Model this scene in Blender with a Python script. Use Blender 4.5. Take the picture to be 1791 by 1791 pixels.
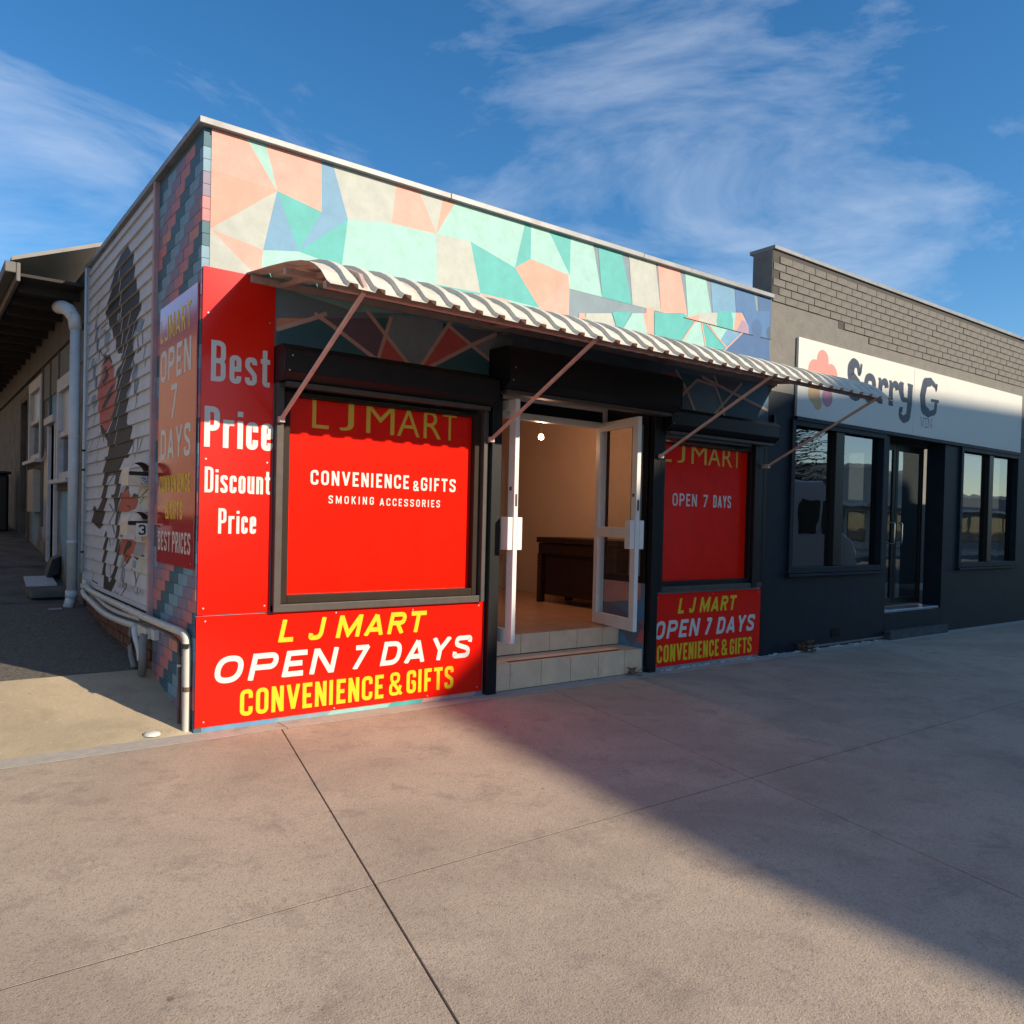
import bpy, math, random
from mathutils import Vector, Matrix
random.seed(7)
for o in list(bpy.data.objects): bpy.data.objects.remove(o, do_unlink=True)
SC = bpy.context.scene
COL = SC.collection
PI = math.pi
# ---------------- camera, world, sun, exposure ----------------
cd = bpy.data.cameras.new('camera'); cam = bpy.data.objects.new('camera', cd); COL.objects.link(cam)
CAM = Vector((-1.5496, -5.2544, 1.45))
yw, pt, rl = math.radians(35.734), math.radians(-0.9206), math.radians(1.3464)
fwd = Vector((math.sin(yw)*math.cos(pt), math.cos(yw)*math.cos(pt), math.sin(pt)))
rt = Vector((math.cos(yw), -math.sin(yw), 0)); up = rt.cross(fwd)
rt2 = rt*math.cos(rl)+up*math.sin(rl); up2 = -rt*math.sin(rl)+up*math.cos(rl)
m = Matrix((rt2, up2, -fwd)).transposed().to_4x4(); m.translation = CAM
cam.matrix_world = m
cd.sensor_width = 36; cd.lens = 36*1386.6/1791; cd.shift_x = 65.5/1791; cd.shift_y = 34/1791
cd.clip_start = 0.05; cd.clip_end = 1500
SC.camera = cam
SUN = Vector((0.53, -1.0, 0.515)).normalized()      # towards the sun
W = bpy.data.worlds.new('World'); SC.world = W; W.use_nodes = True
nt = W.node_tree; bg = nt.nodes['Background']
sky = nt.nodes.new('ShaderNodeTexSky'); sky.sky_type = 'NISHITA'; sky.sun_disc = False
sky.sun_elevation = math.asin(SUN.z); sky.sun_rotation = math.atan2(SUN.x, SUN.y)
sky.air_density = 1.0; sky.dust_density = 0.1; sky.ozone_density = 3.0
hs = nt.nodes.new('ShaderNodeHueSaturation'); hs.inputs['Saturation'].default_value = 1.28
nt.links.new(sky.outputs[0], hs.inputs['Color']); 
wtc = nt.nodes.new('ShaderNodeTexCoord'); wmp = nt.nodes.new('ShaderNodeMapping'); wmp.inputs['Scale'].default_value = (1.2, 2.0, 4.5); wmp.inputs['Rotation'].default_value = (.1, .15, .6)
wn_ = nt.nodes.new('ShaderNodeTexNoise'); wn_.inputs['Scale'].default_value = 1.5; wn_.inputs['Detail'].default_value = 8; wn_.inputs['Roughness'].default_value = .6; wn_.inputs['Distortion'].default_value = .5
wr = nt.nodes.new('ShaderNodeMapRange'); wr.inputs[1].default_value = .46; wr.inputs[2].default_value = .80; wr.inputs[3].default_value = 0; wr.inputs[4].default_value = .6
wm = nt.nodes.new('ShaderNodeMixRGB'); wm.inputs[2].default_value = (6.2, 6.6, 7.2, 1)
nt.links.new(wtc.outputs['Generated'], wmp.inputs[0]); nt.links.new(wmp.outputs[0], wn_.inputs[0]); nt.links.new(wn_.outputs[0], wr.inputs[0]); nt.links.new(wr.outputs[0], wm.inputs[0])
nt.links.new(hs.outputs[0], wm.inputs[1]); nt.links.new(wm.outputs[0], bg.inputs[0]); bg.inputs[1].default_value = 0.118
sl = bpy.data.lights.new('sun', 'SUN'); so = bpy.data.objects.new('sun', sl); COL.objects.link(so)
sl.energy = 5.0; sl.angle = math.radians(0.55); sl.color = (1.0, 0.86, 0.66)
so.rotation_euler = SUN.to_track_quat('Z', 'Y').to_euler(); so.location = (10, -20, 12)
SC.view_settings.view_transform = 'Standard'; SC.view_settings.look = 'None'
SC.view_settings.exposure = 0.45; SC.view_settings.gamma = 1.0; SC.view_settings.use_curve_mapping = False

# ---------------- materials ----------------
def _new(name):
    M = bpy.data.materials.new(name); M.use_nodes = True
    return M, M.node_tree, M.node_tree.nodes['Principled BSDF']
MC = {}
def mat(name, col, rough=0.6, metal=0.0, var=0.12, vs=6.0, bump=0.0, bs=60.0, spec=0.5, dirt=None, ds=1.5, coat=0.0, dirt_lo=.55, dirt_hi=.75):
    if name in MC: return MC[name]
    M, t, b = _new(name); N = t.nodes; Lk = t.links
    tc = N.new('ShaderNodeTexCoord')
    out = None
    if var > 0 or dirt:
        n1 = N.new('ShaderNodeTexNoise'); n1.inputs['Scale'].default_value = vs; n1.inputs['Detail'].default_value = 6; n1.inputs['Roughness'].default_value = .65
        Lk.new(tc.outputs['Object'], n1.inputs['Vector'])
        mr = N.new('ShaderNodeMapRange'); mr.inputs[1].default_value = .3; mr.inputs[2].default_value = .7; mr.inputs[3].default_value = 1-var; mr.inputs[4].default_value = 1+var
        Lk.new(n1.outputs[0], mr.inputs[0])
        mx = N.new('ShaderNodeVectorMath'); mx.operation = 'SCALE'; mx.inputs[0].default_value = col[:3]
        Lk.new(mr.outputs[0], mx.inputs['Scale']); out = mx.outputs[0]
        if dirt:
            n2 = N.new('ShaderNodeTexNoise'); n2.inputs['Scale'].default_value = ds; n2.inputs['Detail'].default_value = 8; n2.inputs['Roughness'].default_value = .7
            Lk.new(tc.outputs['Object'], n2.inputs['Vector'])
            m2 = N.new('ShaderNodeMapRange'); m2.inputs[1].default_value = dirt_lo; m2.inputs[2].default_value = dirt_hi; m2.inputs[3].default_value = 0; m2.inputs[4].default_value = .8
            Lk.new(n2.outputs[0], m2.inputs[0])
            mm = N.new('ShaderNodeMixRGB'); mm.inputs[2].default_value = (*dirt, 1)
            Lk.new(m2.outputs[0], mm.inputs[0]); Lk.new(out, mm.inputs[1]); out = mm.outputs[0]
        Lk.new(out, b.inputs['Base Color'])
    else:
        b.inputs['Base Color'].default_value = (*col[:3], 1)
    b.inputs['Roughness'].default_value = rough; b.inputs['Metallic'].default_value = metal
    b.inputs['Specular IOR Level'].default_value = spec
    if coat: b.inputs['Coat Weight'].default_value = coat; b.inputs['Coat Roughness'].default_value = .08
    if bump > 0:
        n3 = N.new('ShaderNodeTexNoise'); n3.inputs['Scale'].default_value = bs; n3.inputs['Detail'].default_value = 5
        Lk.new(tc.outputs['Object'], n3.inputs['Vector'])
        bp = N.new('ShaderNodeBump'); bp.inputs['Strength'].default_value = bump; bp.inputs['Distance'].default_value = .01
        Lk.new(n3.outputs[0], bp.inputs['Height']); Lk.new(bp.outputs[0], b.inputs['Normal'])
    MC[name] = M
    return M
def glass(name, tint=(.8, .85, .85), ior=1.5, opaque=None):
    M, t, b = _new(name); N = t.nodes; Lk = t.links
    tr = N.new('ShaderNodeBsdfTransparent'); tr.inputs[0].default_value = (*tint, 1)
    gl = N.new('ShaderNodeBsdfGlossy'); gl.inputs['Roughness'].default_value = .015; gl.inputs[0].default_value = (1, 1, 1, 1)
    fr = N.new('ShaderNodeFresnel'); fr.inputs[0].default_value = ior
    tc = N.new('ShaderNodeTexCoord'); ns = N.new('ShaderNodeTexNoise'); ns.inputs['Scale'].default_value = 1.6
    bp = N.new('ShaderNodeBump'); bp.inputs['Strength'].default_value = .04; bp.inputs['Distance'].default_value = .05
    Lk.new(tc.outputs['Object'], ns.inputs[0]); Lk.new(ns.outputs[0], bp.inputs['Height']); Lk.new(bp.outputs[0], gl.inputs['Normal'])
    gm = N.new('ShaderNodeNewGeometry'); sb = N.new('ShaderNodeMath'); sb.operation = 'SUBTRACT'; sb.inputs[0].default_value = 1; Lk.new(gm.outputs['Backfacing'], sb.inputs[1])
    ml = N.new('ShaderNodeMath'); ml.operation = 'MULTIPLY'; Lk.new(fr.outputs[0], ml.inputs[0]); Lk.new(sb.outputs[0], ml.inputs[1])
    mx = N.new('ShaderNodeMixShader'); Lk.new(ml.outputs[0], mx.inputs[0]); Lk.new(tr.outputs[0], mx.inputs[1]); Lk.new(gl.outputs[0], mx.inputs[2])
    Lk.new(mx.outputs[0], N['Material Output'].inputs[0]); MC[name] = M
    return M
def spray_mat(name, col, blobs):
    """rendered wall with soft sprayed paint ellipses, (y, z, ry, rz, colour) in the wall's own coordinates"""
    M = mat(name, col, .85, var=.3, vs=4, bump=.4, bs=60, dirt=(.05, .042, .036), ds=3, dirt_lo=.48, dirt_hi=.7)
    t = M.node_tree; N = t.nodes; Lk = t.links; b = N['Principled BSDF']
    src = b.inputs['Base Color'].links[0].from_socket
    tc = N.new('ShaderNodeTexCoord'); ns = N.new('ShaderNodeTexNoise'); ns.inputs['Scale'].default_value = 7
    Lk.new(tc.outputs['Object'], ns.inputs[0])
    for (y, z, ry, rz, c) in blobs:
        a = N.new('ShaderNodeVectorMath'); a.operation = 'SUBTRACT'; a.inputs[1].default_value = (0, y, z); Lk.new(tc.outputs['Object'], a.inputs[0])
        s = N.new('ShaderNodeVectorMath'); s.operation = 'MULTIPLY'; s.inputs[1].default_value = (0, 1/ry, 1/rz); Lk.new(a.outputs[0], s.inputs[0])
        l = N.new('ShaderNodeVectorMath'); l.operation = 'LENGTH'; Lk.new(s.outputs[0], l.inputs[0])
        ad = N.new('ShaderNodeMath'); ad.operation = 'MULTIPLY_ADD'; ad.inputs[1].default_value = .5; Lk.new(ns.outputs[0], ad.inputs[0]); Lk.new(l.outputs['Value'], ad.inputs[2])
        r = N.new('ShaderNodeMapRange'); r.inputs[1].default_value = 1.25; r.inputs[2].default_value = .85; r.inputs[3].default_value = 0; r.inputs[4].default_value = .85; Lk.new(ad.outputs[0], r.inputs[0])
        mm = N.new('ShaderNodeMixRGB'); mm.inputs[2].default_value = (*c, 1); Lk.new(r.outputs[0], mm.inputs[0]); Lk.new(src, mm.inputs[1]); src = mm.outputs[0]
    Lk.new(src, b.inputs['Base Color'])
    return M
RED = mat('sign_red', (.80, .009, .002), .20, var=.03, vs=2, spec=.3, coat=.12)
REDF = mat('window_film_red', (.82, .010, .002), .18, var=.08, vs=9, bump=.03, bs=12, spec=.25)
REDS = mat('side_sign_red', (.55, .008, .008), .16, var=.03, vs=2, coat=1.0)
WHT = mat('sign_white', (.62, .60, .56), .35, var=.02)
YEL = mat('sign_yellow', (.74, .50, .012), .35, var=.02)
YELD = mat('film_gold', (.72, .44, .03), .4, var=.04)
BLK = mat('black_aluminium', (.008, .008, .009), .4, var=.2, vs=8, spec=.3)
BRZ = mat('charcoal_aluminium', (.075, .062, .055), .45, var=.15, vs=10, bump=.05, spec=.25)
ALU = mat('white_aluminium', (.74, .68, .64), .4, var=.06)
CREAM = mat('cream_awning_steel', (.62, .58, .49), .42, var=.10, vs=4, dirt=(.30, .22, .15), ds=6, dirt_lo=.56, dirt_hi=.85)
BRC = mat('bounce_tinted_steel', (.62, .42, .36), .5, var=.15, vs=14)  # cream steel, with the pink of the red bounce light put into the colour
TILE = mat('beige_tile', (.74, .50, .33), .5, var=.12, vs=6, bump=.05, dirt=(.22, .17, .13), ds=5, dirt_lo=.6, dirt_hi=.85)
GROUT = mat('grout', (.06, .045, .035), .9)
FTILE = mat('brown_floor_tile', (.42, .24, .15), .3, var=.1, vs=3)
PLA = mat('interior_plaster', (.60, .45, .34), .8, var=.05, vs=2)
WOOD = mat('dark_wood', (.016, .006, .005), .45, var=.35, vs=9, bump=.15, bs=30)
def concrete(name, col, stain, speck=.6):
    M, t, b = _new(name); N = t.nodes; Lk = t.links; tc = N.new('ShaderNodeTexCoord')
    def noise(sc, det=6, ro=.6, dist=0):
        n = N.new('ShaderNodeTexNoise'); n.inputs['Scale'].default_value = sc; n.inputs['Detail'].default_value = det; n.inputs['Roughness'].default_value = ro; n.inputs['Distortion'].default_value = dist
        Lk.new(tc.outputs['Object'], n.inputs[0]); return n.outputs[0]
    def rng(s_, a, b_, c, d):
        m = N.new('ShaderNodeMapRange'); m.inputs[1].default_value = a; m.inputs[2].default_value = b_; m.inputs[3].default_value = c; m.inputs[4].default_value = d; Lk.new(s_, m.inputs[0]); return m.outputs[0]
    def mix(f, c1, c2, bt='MIX'):
        m = N.new('ShaderNodeMixRGB'); m.blend_type = bt
        if isinstance(f, float): m.inputs[0].default_value = f
        else: Lk.new(f, m.inputs[0])
        for i, c in ((1, c1), (2, c2)):
            if isinstance(c, tuple): m.inputs[i].default_value = (*c, 1)
            else: Lk.new(c, m.inputs[i])
        return m.outputs[0]
    c = mix(rng(noise(.9, 5, .6, .6), .42, .62, 0, 1), col, tuple(v*.80 for v in col))
    c = mix(rng(noise(3.3, 9, .75, .3), .52, .70, 0, .75), c, stain)
    c = mix(rng(noise(11, 8, .8), .58, .72, 0, .5), c, tuple(v*.55 for v in stain))
    c = mix(rng(noise(17, 4, .7), .60, .70, 0, .35), c, tuple(min(1, v*1.35) for v in col))
    vo = N.new('ShaderNodeTexVoronoi'); vo.inputs['Scale'].default_value = 170; Lk.new(tc.outputs['Object'], vo.inputs[0])
    c = mix(rng(vo.outputs['Color'], .62, .95, 0, speck), c, tuple(v*.35 for v in col))
    vg = N.new('ShaderNodeTexVoronoi'); vg.inputs['Scale'].default_value = 2.3; Lk.new(tc.outputs['Object'], vg.inputs[0])
    c = mix(rng(vg.outputs['Distance'], .022, .034, .55, 0), c, (.06, .055, .05))
    cw = N.new('ShaderNodeTexVoronoi'); cw.feature = 'DISTANCE_TO_EDGE'; cw.inputs['Scale'].default_value = .2
    wv = N.new('ShaderNodeVectorMath'); wv.operation = 'ADD'; nz = N.new('ShaderNodeTexNoise'); nz.inputs['Scale'].default_value = 3.5; nz.inputs['Detail'].default_value = 6; Lk.new(tc.outputs['Object'], nz.inputs[0])
    Lk.new(tc.outputs['Object'], wv.inputs[0]); Lk.new(nz.outputs['Color'], wv.inputs[1]); Lk.new(wv.outputs[0], cw.inputs[0])
    crk = rng(cw.outputs['Distance'], .0004, .0015, .4, 0)
    Lk.new(c, b.inputs['Base Color']); b.inputs['Roughness'].default_value = .88; b.inputs['Specular IOR Level'].default_value = .3
    ad = N.new('ShaderNodeMath'); ad.operation = 'ADD'; Lk.new(noise(120, 4, .7), ad.inputs[0]); Lk.new(noise(22, 6, .7), ad.inputs[1])
    bp = N.new('ShaderNodeBump'); bp.inputs['Strength'].default_value = .6; bp.inputs['Distance'].default_value = .006; Lk.new(ad.outputs[0], bp.inputs['Height']); Lk.new(bp.outputs[0], b.inputs['Normal'])
    MC[name] = M; return M
CONC = concrete('footpath_concrete', (.46, .37, .28), (.25, .20, .16))
CONC2 = mat('footpath_strip_concrete', (.40, .36, .31), .85, var=.12, vs=14, bump=.25, bs=110, dirt=(.2, .17, .14), ds=5)
RAMP = concrete('ramp_concrete', (.46, .37, .25), (.3, .24, .17), .25)
AGG = mat('rough_aggregate', (.12, .105, .085), .95, var=.55, vs=45, bump=.9, bs=60, dirt=(.05, .05, .05), ds=14, dirt_lo=.5, dirt_hi=.7)
OLDC = mat('old_alley_concrete', (.12, .11, .10), .9, var=.4, vs=8, bump=.7, bs=40, dirt=(.03, .028, .025), ds=4, dirt_lo=.45, dirt_hi=.65)
DIRT = mat('joint_dirt', (.03, .025, .02), 1)
ASPH = mat('asphalt', (.05, .05, .052), .9, var=.3, vs=60, bump=.5, bs=150)
GRND = mat('distant_ground', (.14, .13, .11), 1, var=.2, vs=.3)
BOARD = mat('board_paint', (.52, .52, .53), .6, var=.1, vs=5, bump=.08, bs=120, dirt=(.30, .25, .2), ds=3, dirt_lo=.6, dirt_hi=.9)
COLS = dict(teal_dark=(.035, .13, .16), orange=(.62, .28, .17), plum=(.16, .11, .14), slate=(.22, .28, .31), slate2=(.13, .15, .2), slate3=(.13, .20, .27), red=(.62, .12, .10), blue_grey=(.08, .12, .17), rust=(.40, .18, .15), blue=(.06, .17, .27), blue_dk=(.03, .09, .14), pink=(.62, .27, .22), teal=(.045, .32, .31), mint=(.24, .44, .41), blue_lt=(.10, .24, .38), blue_md=(.02, .085, .22), blue_md2=(.03, .12, .28), navy=(.015, .07, .14), putty=(.34, .36, .33), peach=(.46, .25, .19), mauve=(.27, .18, .27), line=(.62, .40, .34),
    ink=(.009, .011, .015), tongue=(.46, .09, .075), rose=(.42, .07, .035), sky=(.20, .28, .34), fog=(.30, .31, .33), cream=(.50, .48, .40), peachy=(.58, .40, .30), white=(.62, .60, .58),
    b_pink=(.46, .17, .18), b_teal=(.035, .11, .15), b_sky=(.16, .28, .36), b_mauve=(.21, .17, .24), b_coral=(.5, .22, .17))
def paint(k): return mat('paint_'+k, COLS[k], .6, var=.12, vs=7, bump=.08, bs=100)

# ---------------- mesh helpers ----------------
WL = {}
class MB:
    def __init__(s): s.v = []; s.f = []; s.m = []; s.mats = []
    def mi(s, M):
        if M not in s.mats: s.mats.append(M)
        return s.mats.index(M)
    def face(s, pts, M):
        i = len(s.v); s.v += [tuple(p) for p in pts]; s.f.append(tuple(range(i, i+len(pts)))); s.m.append(s.mi(M))
    def box(s, x0, x1, y0, y1, z0, z1, M):
        i = len(s.v); k = s.mi(M)
        s.v += [(x0, y0, z0), (x1, y0, z0), (x1, y1, z0), (x0, y1, z0), (x0, y0, z1), (x1, y0, z1), (x1, y1, z1), (x0, y1, z1)]
        for q in ((0, 3, 2, 1), (4, 5, 6, 7), (0, 1, 5, 4), (1, 2, 6, 5), (2, 3, 7, 6), (3, 0, 4, 7)): s.f.append(tuple(i+a for a in q)); s.m.append(k)
        return s
    def prism(s, pts, d, M):      # polygon extruded by vector d
        i = len(s.v); n = len(pts); k = s.mi(M); d = Vector(d)
        s.v += [tuple(p) for p in pts]+[tuple(Vector(p)+d) for p in pts]
        s.f.append(tuple(range(i+n-1, i-1, -1))); s.m.append(k); s.f.append(tuple(range(i+n, i+2*n))); s.m.append(k)
        for a in range(n):
            b = (a+1) % n; s.f.append((i+a, i+b, i+n+b, i+n+a)); s.m.append(k)
        return s
    def tube(s, path, r, M, n=10, cap=True):
        k = s.mi(M); P = [Vector(p) for p in path]; rings = []
        rr = r if isinstance(r, (list, tuple)) else [r]*len(P)
        for j, p in enumerate(P):
            a = (P[min(j+1, len(P)-1)]-P[max(j-1, 0)]).normalized()
            u = a.cross(Vector((0, 0, 1)))
            if u.length < .1: u = a.cross(Vector((1, 0, 0)))
            u.normalize(); w = a.cross(u); i = len(s.v)
            for q in range(n):
                t = 2*PI*q/n+PI/n; s.v.append(tuple(p+u*math.cos(t)*rr[j]+w*math.sin(t)*rr[j]))
            rings.append(i)
        for j in range(len(P)-1):
            for q in range(n):
                q2 = (q+1) % n; s.f.append((rings[j]+q, rings[j+1]+q, rings[j+1]+q2, rings[j]+q2)); s.m.append(k)
        if cap:
            s.f.append(tuple(rings[0]+q for q in range(n))); s.m.append(k)
            s.f.append(tuple(rings[-1]+q for q in reversed(range(n)))); s.m.append(k)
        return s
    def lathe(s, c, prof, M, n=20):   # prof: (r, z)
        k = s.mi(M); i = len(s.v)
        for r, z in prof:
            for q in range(n): t = 2*PI*q/n; s.v.append((c[0]+r*math.cos(t), c[1]+r*math.sin(t), c[2]+z))
        for j in range(len(prof)-1):
            for q in range(n):
                q2 = (q+1) % n; a = i+j*n; s.f.append((a+q, a+q2, a+n+q2, a+n+q)); s.m.append(k)
        return s
    def build(s, name, parent=None, bevel=0, smooth=False, label=None, kind=None, segs=2):
        off = WL.get(parent.name, Vector((0, 0, 0))) if parent else Vector((0, 0, 0))
        me = bpy.data.meshes.new(name); me.from_pydata([(a-off.x, b-off.y, c-off.z) for a, b, c in s.v], [], s.f)
        for M in s.mats: me.materials.append(M)
        me.polygons.foreach_set('material_index', s.m)
        if smooth: me.polygons.foreach_set('use_smooth', [True]*len(me.polygons))
        me.update()
        o = bpy.data.objects.new(name, me); COL.objects.link(o)
        if parent: o.parent = parent
        WL[o.name] = off
        if bevel:
            b = o.modifiers.new('bevel', 'BEVEL'); b.width = bevel; b.segments = segs; b.limit_method = 'ANGLE'
        if label: o['label'] = label
        if kind: o['kind'] = kind
        return o
def thing(name, label, cat, loc=(0, 0, 0), group=None):
    o = bpy.data.objects.new(name, None); COL.objects.link(o); o.location = loc; o.empty_display_size = .1
    o['label'] = label; o['category'] = cat
    if group: o['group'] = group
    WL[o.name] = Vector(loc); return o
def tag(o, label, cat, group=None):
    o['label'] = label; o['category'] = cat
    if group: o['group'] = group
    return o
def B(x0, x1, y0, y1, z0, z1, M): return MB().box(x0, x1, y0, y1, z0, z1, M)
def inst(name, me, loc, parent, rot=None):
    o = bpy.data.objects.new(name, me); COL.objects.link(o); o.parent = parent
    o.location = Vector(loc)-WL[parent.name]
    if rot: o.rotation_euler = rot
    return o
# planar maps
def FR(Y): return lambda u, v, e=0: (u, Y-e, v)
def SD(X): return lambda u, v, e=0: (X-e, -u, v)     # u = -y
# ---------------- lettering ----------------
def rnd(poly, r, closed=False, n=6):
    P = [Vector(p) for p in poly]; out = []; L = len(P)
    for i, p in enumerate(P):
        if not closed and i in (0, L-1): out.append(p); continue
        a = P[i-1]; b = P[(i+1) % L]; va = a-p; vb = b-p
        ang = va.angle(vb, PI)
        if ang > PI*.97: out.append(p); continue
        d = min(r/max(math.tan(ang/2), .05), va.length*.5, vb.length*.5)
        s = p+va.normalized()*d; e = p+vb.normalized()*d
        for k in range(n+1):
            t = k/n; out.append(s*(1-t)**2+p*2*t*(1-t)+e*t*t)
    return out
RK = [.36]
def glyph(c, w, t):
    """centre-line strokes of a condensed sans letter, height 1, width w, stroke t -> [(points, closed)]"""
    l = t/2; r = w-t/2; b = t/2; T = 1-t/2; m = .5; R = w*RK[0]; X = .70-t/2; xm = .36
    V = lambda *p: [Vector(q) for q in p]
    G = {
    'O': [(rnd([(l, b), (r, b), (r, T), (l, T)], R, True), True)],
    'C': [(rnd([(r, T-.26), (r, T), (l, T), (l, b), (r, b), (r, b+.26)], R), False)],
    'G': [(rnd([(r, T-.24), (r, T), (l, T), (l, b), (r, b), (r, m-.02), (w*.52, m-.02)], R*.8), False)],
    'D': [(rnd([(l, b), (r, b), (r, T), (l, T)], R*1.2), True)],
    'P': [(V((l, 0), (l, 1)), False), (rnd([(l, T), (r, T), (r, m-.03), (l, m-.03)], R), False)],
    'R': [(V((l, 0), (l, 1)), False), (rnd([(l, T), (r, T), (r, m), (l, m)], R), False), (V((w*.5, m), (r+.01, 0)), False)],
    'B': [(V((l, 0), (l, 1)), False), (rnd([(l, T), (r, T), (r, m+.01), (l, m+.01)], R), False), (rnd([(l, m+.01), (r, m+.01), (r, b), (l, b)], R), False)],
    'E': [(V((l, 0), (l, 1)), False), (V((l, T), (w, T)), False), (V((l, m), (w*.86, m)), False), (V((l, b), (w, b)), False)],
    'F': [(V((l, 0), (l, 1)), False), (V((l, T), (w, T)), False), (V((l, m), (w*.86, m)), False)],
    'I': [(V((t/2, 0), (t/2, 1)), False)],
    'J': [(rnd([(r, 1), (r, b), (l, b), (l, b+.2)], R), False)],
    'L': [(V((l, 0), (l, 1)), False), (V((l, b), (w, b)), False)],
    'N': [(V((l, 0), (l, 1)), False), (V((r, 0), (r, 1)), False), (V((l, 1.0), (r, 0.0)), False)],
    'M': [(V((l, 0), (l, 1)), False), (V((r, 0), (r, 1)), False), (V((l, .97), (w/2, .15), (r, .97)), False)],
    'A': [(V((l*.8, 0), (w/2, 1-t*.3)), False), (V((w-l*.8, 0), (w/2, 1-t*.3)), False), (V((w*.22, .27), (w*.78, .27)), False)],
    'V': [(V((l*.8, 1), (w/2, t*.3)), False), (V((w-l*.8, 1), (w/2, t*.3)), False)],
    'Y': [(V((l*.7, 1), (w/2, .45)), False), (V((w-l*.7, 1), (w/2, .45)), False), (V((w/2, .5), (w/2, 0)), False)],
    'K': [(V((l, 0), (l, 1)), False), (V((l, .38), (w-l*.8, 1)), False), (V((w*.42, .55), (w-l*.6, 0)), False)],
    'S': [(rnd([(r, T-.2), (r, T), (l, T), (l, .62), (r, .40), (r, b), (l, b), (l, b+.2)], R*.75), False)],
    'T': [(V((w/2, 0), (w/2, 1)), False), (V((0, T), (w, T)), False)],
    '7': [(V((0, T), (w-l*.6, T)), False), (V((w-l, 1-t*.2), (w*.2, -.02)), False)],
    '2': [(rnd([(l, T-.22), (l, T), (r, T), (r, .58), (l, .1), (l, b)], R), False), (V((l*.5, b), (w, b)), False)],
    '3': [(rnd([(l, T-.18), (l, T), (r, T), (r, m+.02), (w*.45, m+.02)], R), False), (rnd([(w*.45, m), (r, m), (r, b), (l, b), (l, b+.18)], R), False)],
    '8': [(rnd([(l, m), (r, m), (r, T), (l, T)], R, True), True), (rnd([(l, b), (r, b), (r, m), (l, m)], R, True), True)],
    '0': [(rnd([(l, b), (r, b), (r, T), (l, T)], R, True), True)],
    '&': [(V((w, .02), (w*.2, .66)), False), (rnd([(w*.2, .66), (w*.17, T), (w*.75, T), (w*.75, .64), (l, .44), (l, b), (w*.72, b), (w-l*.7, .42)], R*.7), False)],
    'e': [(V((l, xm), (r, xm)), False), (rnd([(r, xm-.05), (r, X), (l, X), (l, b), (r, b), (r, b+.13)], R), False)],
    's': [(rnd([(r, X-.12), (r, X), (l, X), (l, .46), (r, .26), (r, b), (l, b), (l, b+.13)], R*.75), False)],
    'c': [(rnd([(r, X-.18), (r, X), (l, X), (l, b), (r, b), (r, b+.18)], R), False)],
    'o': [(rnd([(l, b), (r, b), (r, X), (l, X)], R, True), True)],
    'r': [(V((l, 0), (l, X+t/2)), False), (rnd([(l, X-.12), (w*.4, X), (w, X)], R*.5), False)],
    'i': [(V((t/2, 0), (t/2, X+t/2)), False), (V((t/2, .80), (t/2, .80+t*.95)), False)],
    'n': [(V((l, 0), (l, X+t/2)), False), (rnd([(l, X-.1), (l+.02, X), (r, X), (r, 0)], R), False)],
    'u': [(V((r, 0), (r, X+t/2)), False), (rnd([(l, X+t/2), (l, b), (r, b), (r, .2)], R), False)],
    't': [(rnd([(w*.45, .92), (w*.45, b), (w, b)], R), False), (V((0, X), (w, X)), False)],
    }
    return G[c]
WID = {'I': 0, 'i': 0, 'M': 1.32, 'A': 1.1, 'V': 1.08, 'Y': 1.05, 'T': .95, 'E': .82, 'F': .8, 'L': .8, '7': .9, '&': 1.25, 'r': .74, 't': .68, 'D': 1.0, 'e': .82, 'c': .82, 'o': .84, 's': .84, 'u': .84, 'n': .84}
def strip(mb, pts, w, closed, M, f, e, vc=None):
    n = len(pts); L = []; Rr = []
    ws = w if isinstance(w, (list, tuple)) else [w]*n
    for i in range(n):
        a = pts[i-1] if (i > 0 or closed) else None; b = pts[(i+1) % n] if (i < n-1 or closed) else None; p = pts[i]
        d1 = (p-a).normalized() if a is not None and (p-a).length > 1e-6 else None
        d2 = (b-p).normalized() if b is not None and (b-p).length > 1e-6 else None
        if d1 is None and d2 is None: continue
        if d1 is None: d1 = d2
        if d2 is None: d2 = d1
        n1 = Vector((-d1.y, d1.x)); n2 = Vector((-d2.y, d2.x)); mm = n1+n2
        if mm.length < .2: mm = n1
        mm.normalize(); k = ws[i]/2/max(mm.dot(n1), .45)
        L.append(p+mm*k); Rr.append(p-mm*k)
    K = len(L)
    for i in range(K if closed else K-1):
        j = (i+1) % K
        q = [(p.x, p.y) for p in (L[i], Rr[i], Rr[j], L[j])]
        if vc: q = clip(clip(q, 1, vc[0], 1), 1, vc[1], 0)
        if len(q) > 2: mb.face([f(a, b, e) for a, b in q], M)
def text_strokes(mb, s, u0, u1, v0, v1, M, f, w=.42, t=.15, gap=.10, space=.28, shear=0, v0b=None):
    pen = 0; items = []
    for ch in s:
        if ch == ' ': pen += space; continue
        cw = t if ch in 'Ii' else w*WID.get(ch, 1)
        items.append((ch, pen, cw)); pen += cw+gap
    tot = pen-gap; sx = (u1-u0)/tot; H = v1-v0
    # keep the stroke even in both directions after the squeeze
    e = 0
    for ch, p0, cw in items:
        for pts, cl in glyph(ch, cw*sx/H, t):
            q = [Vector((u0+p0*sx+(p.x)*H+shear*p.y*H, v0+p.y*H)) for p in pts]
            strip(mb, q, t*H, cl, M, f, .0003+e*.00012, (v0, v1)); e = (e+1) % 7
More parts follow.
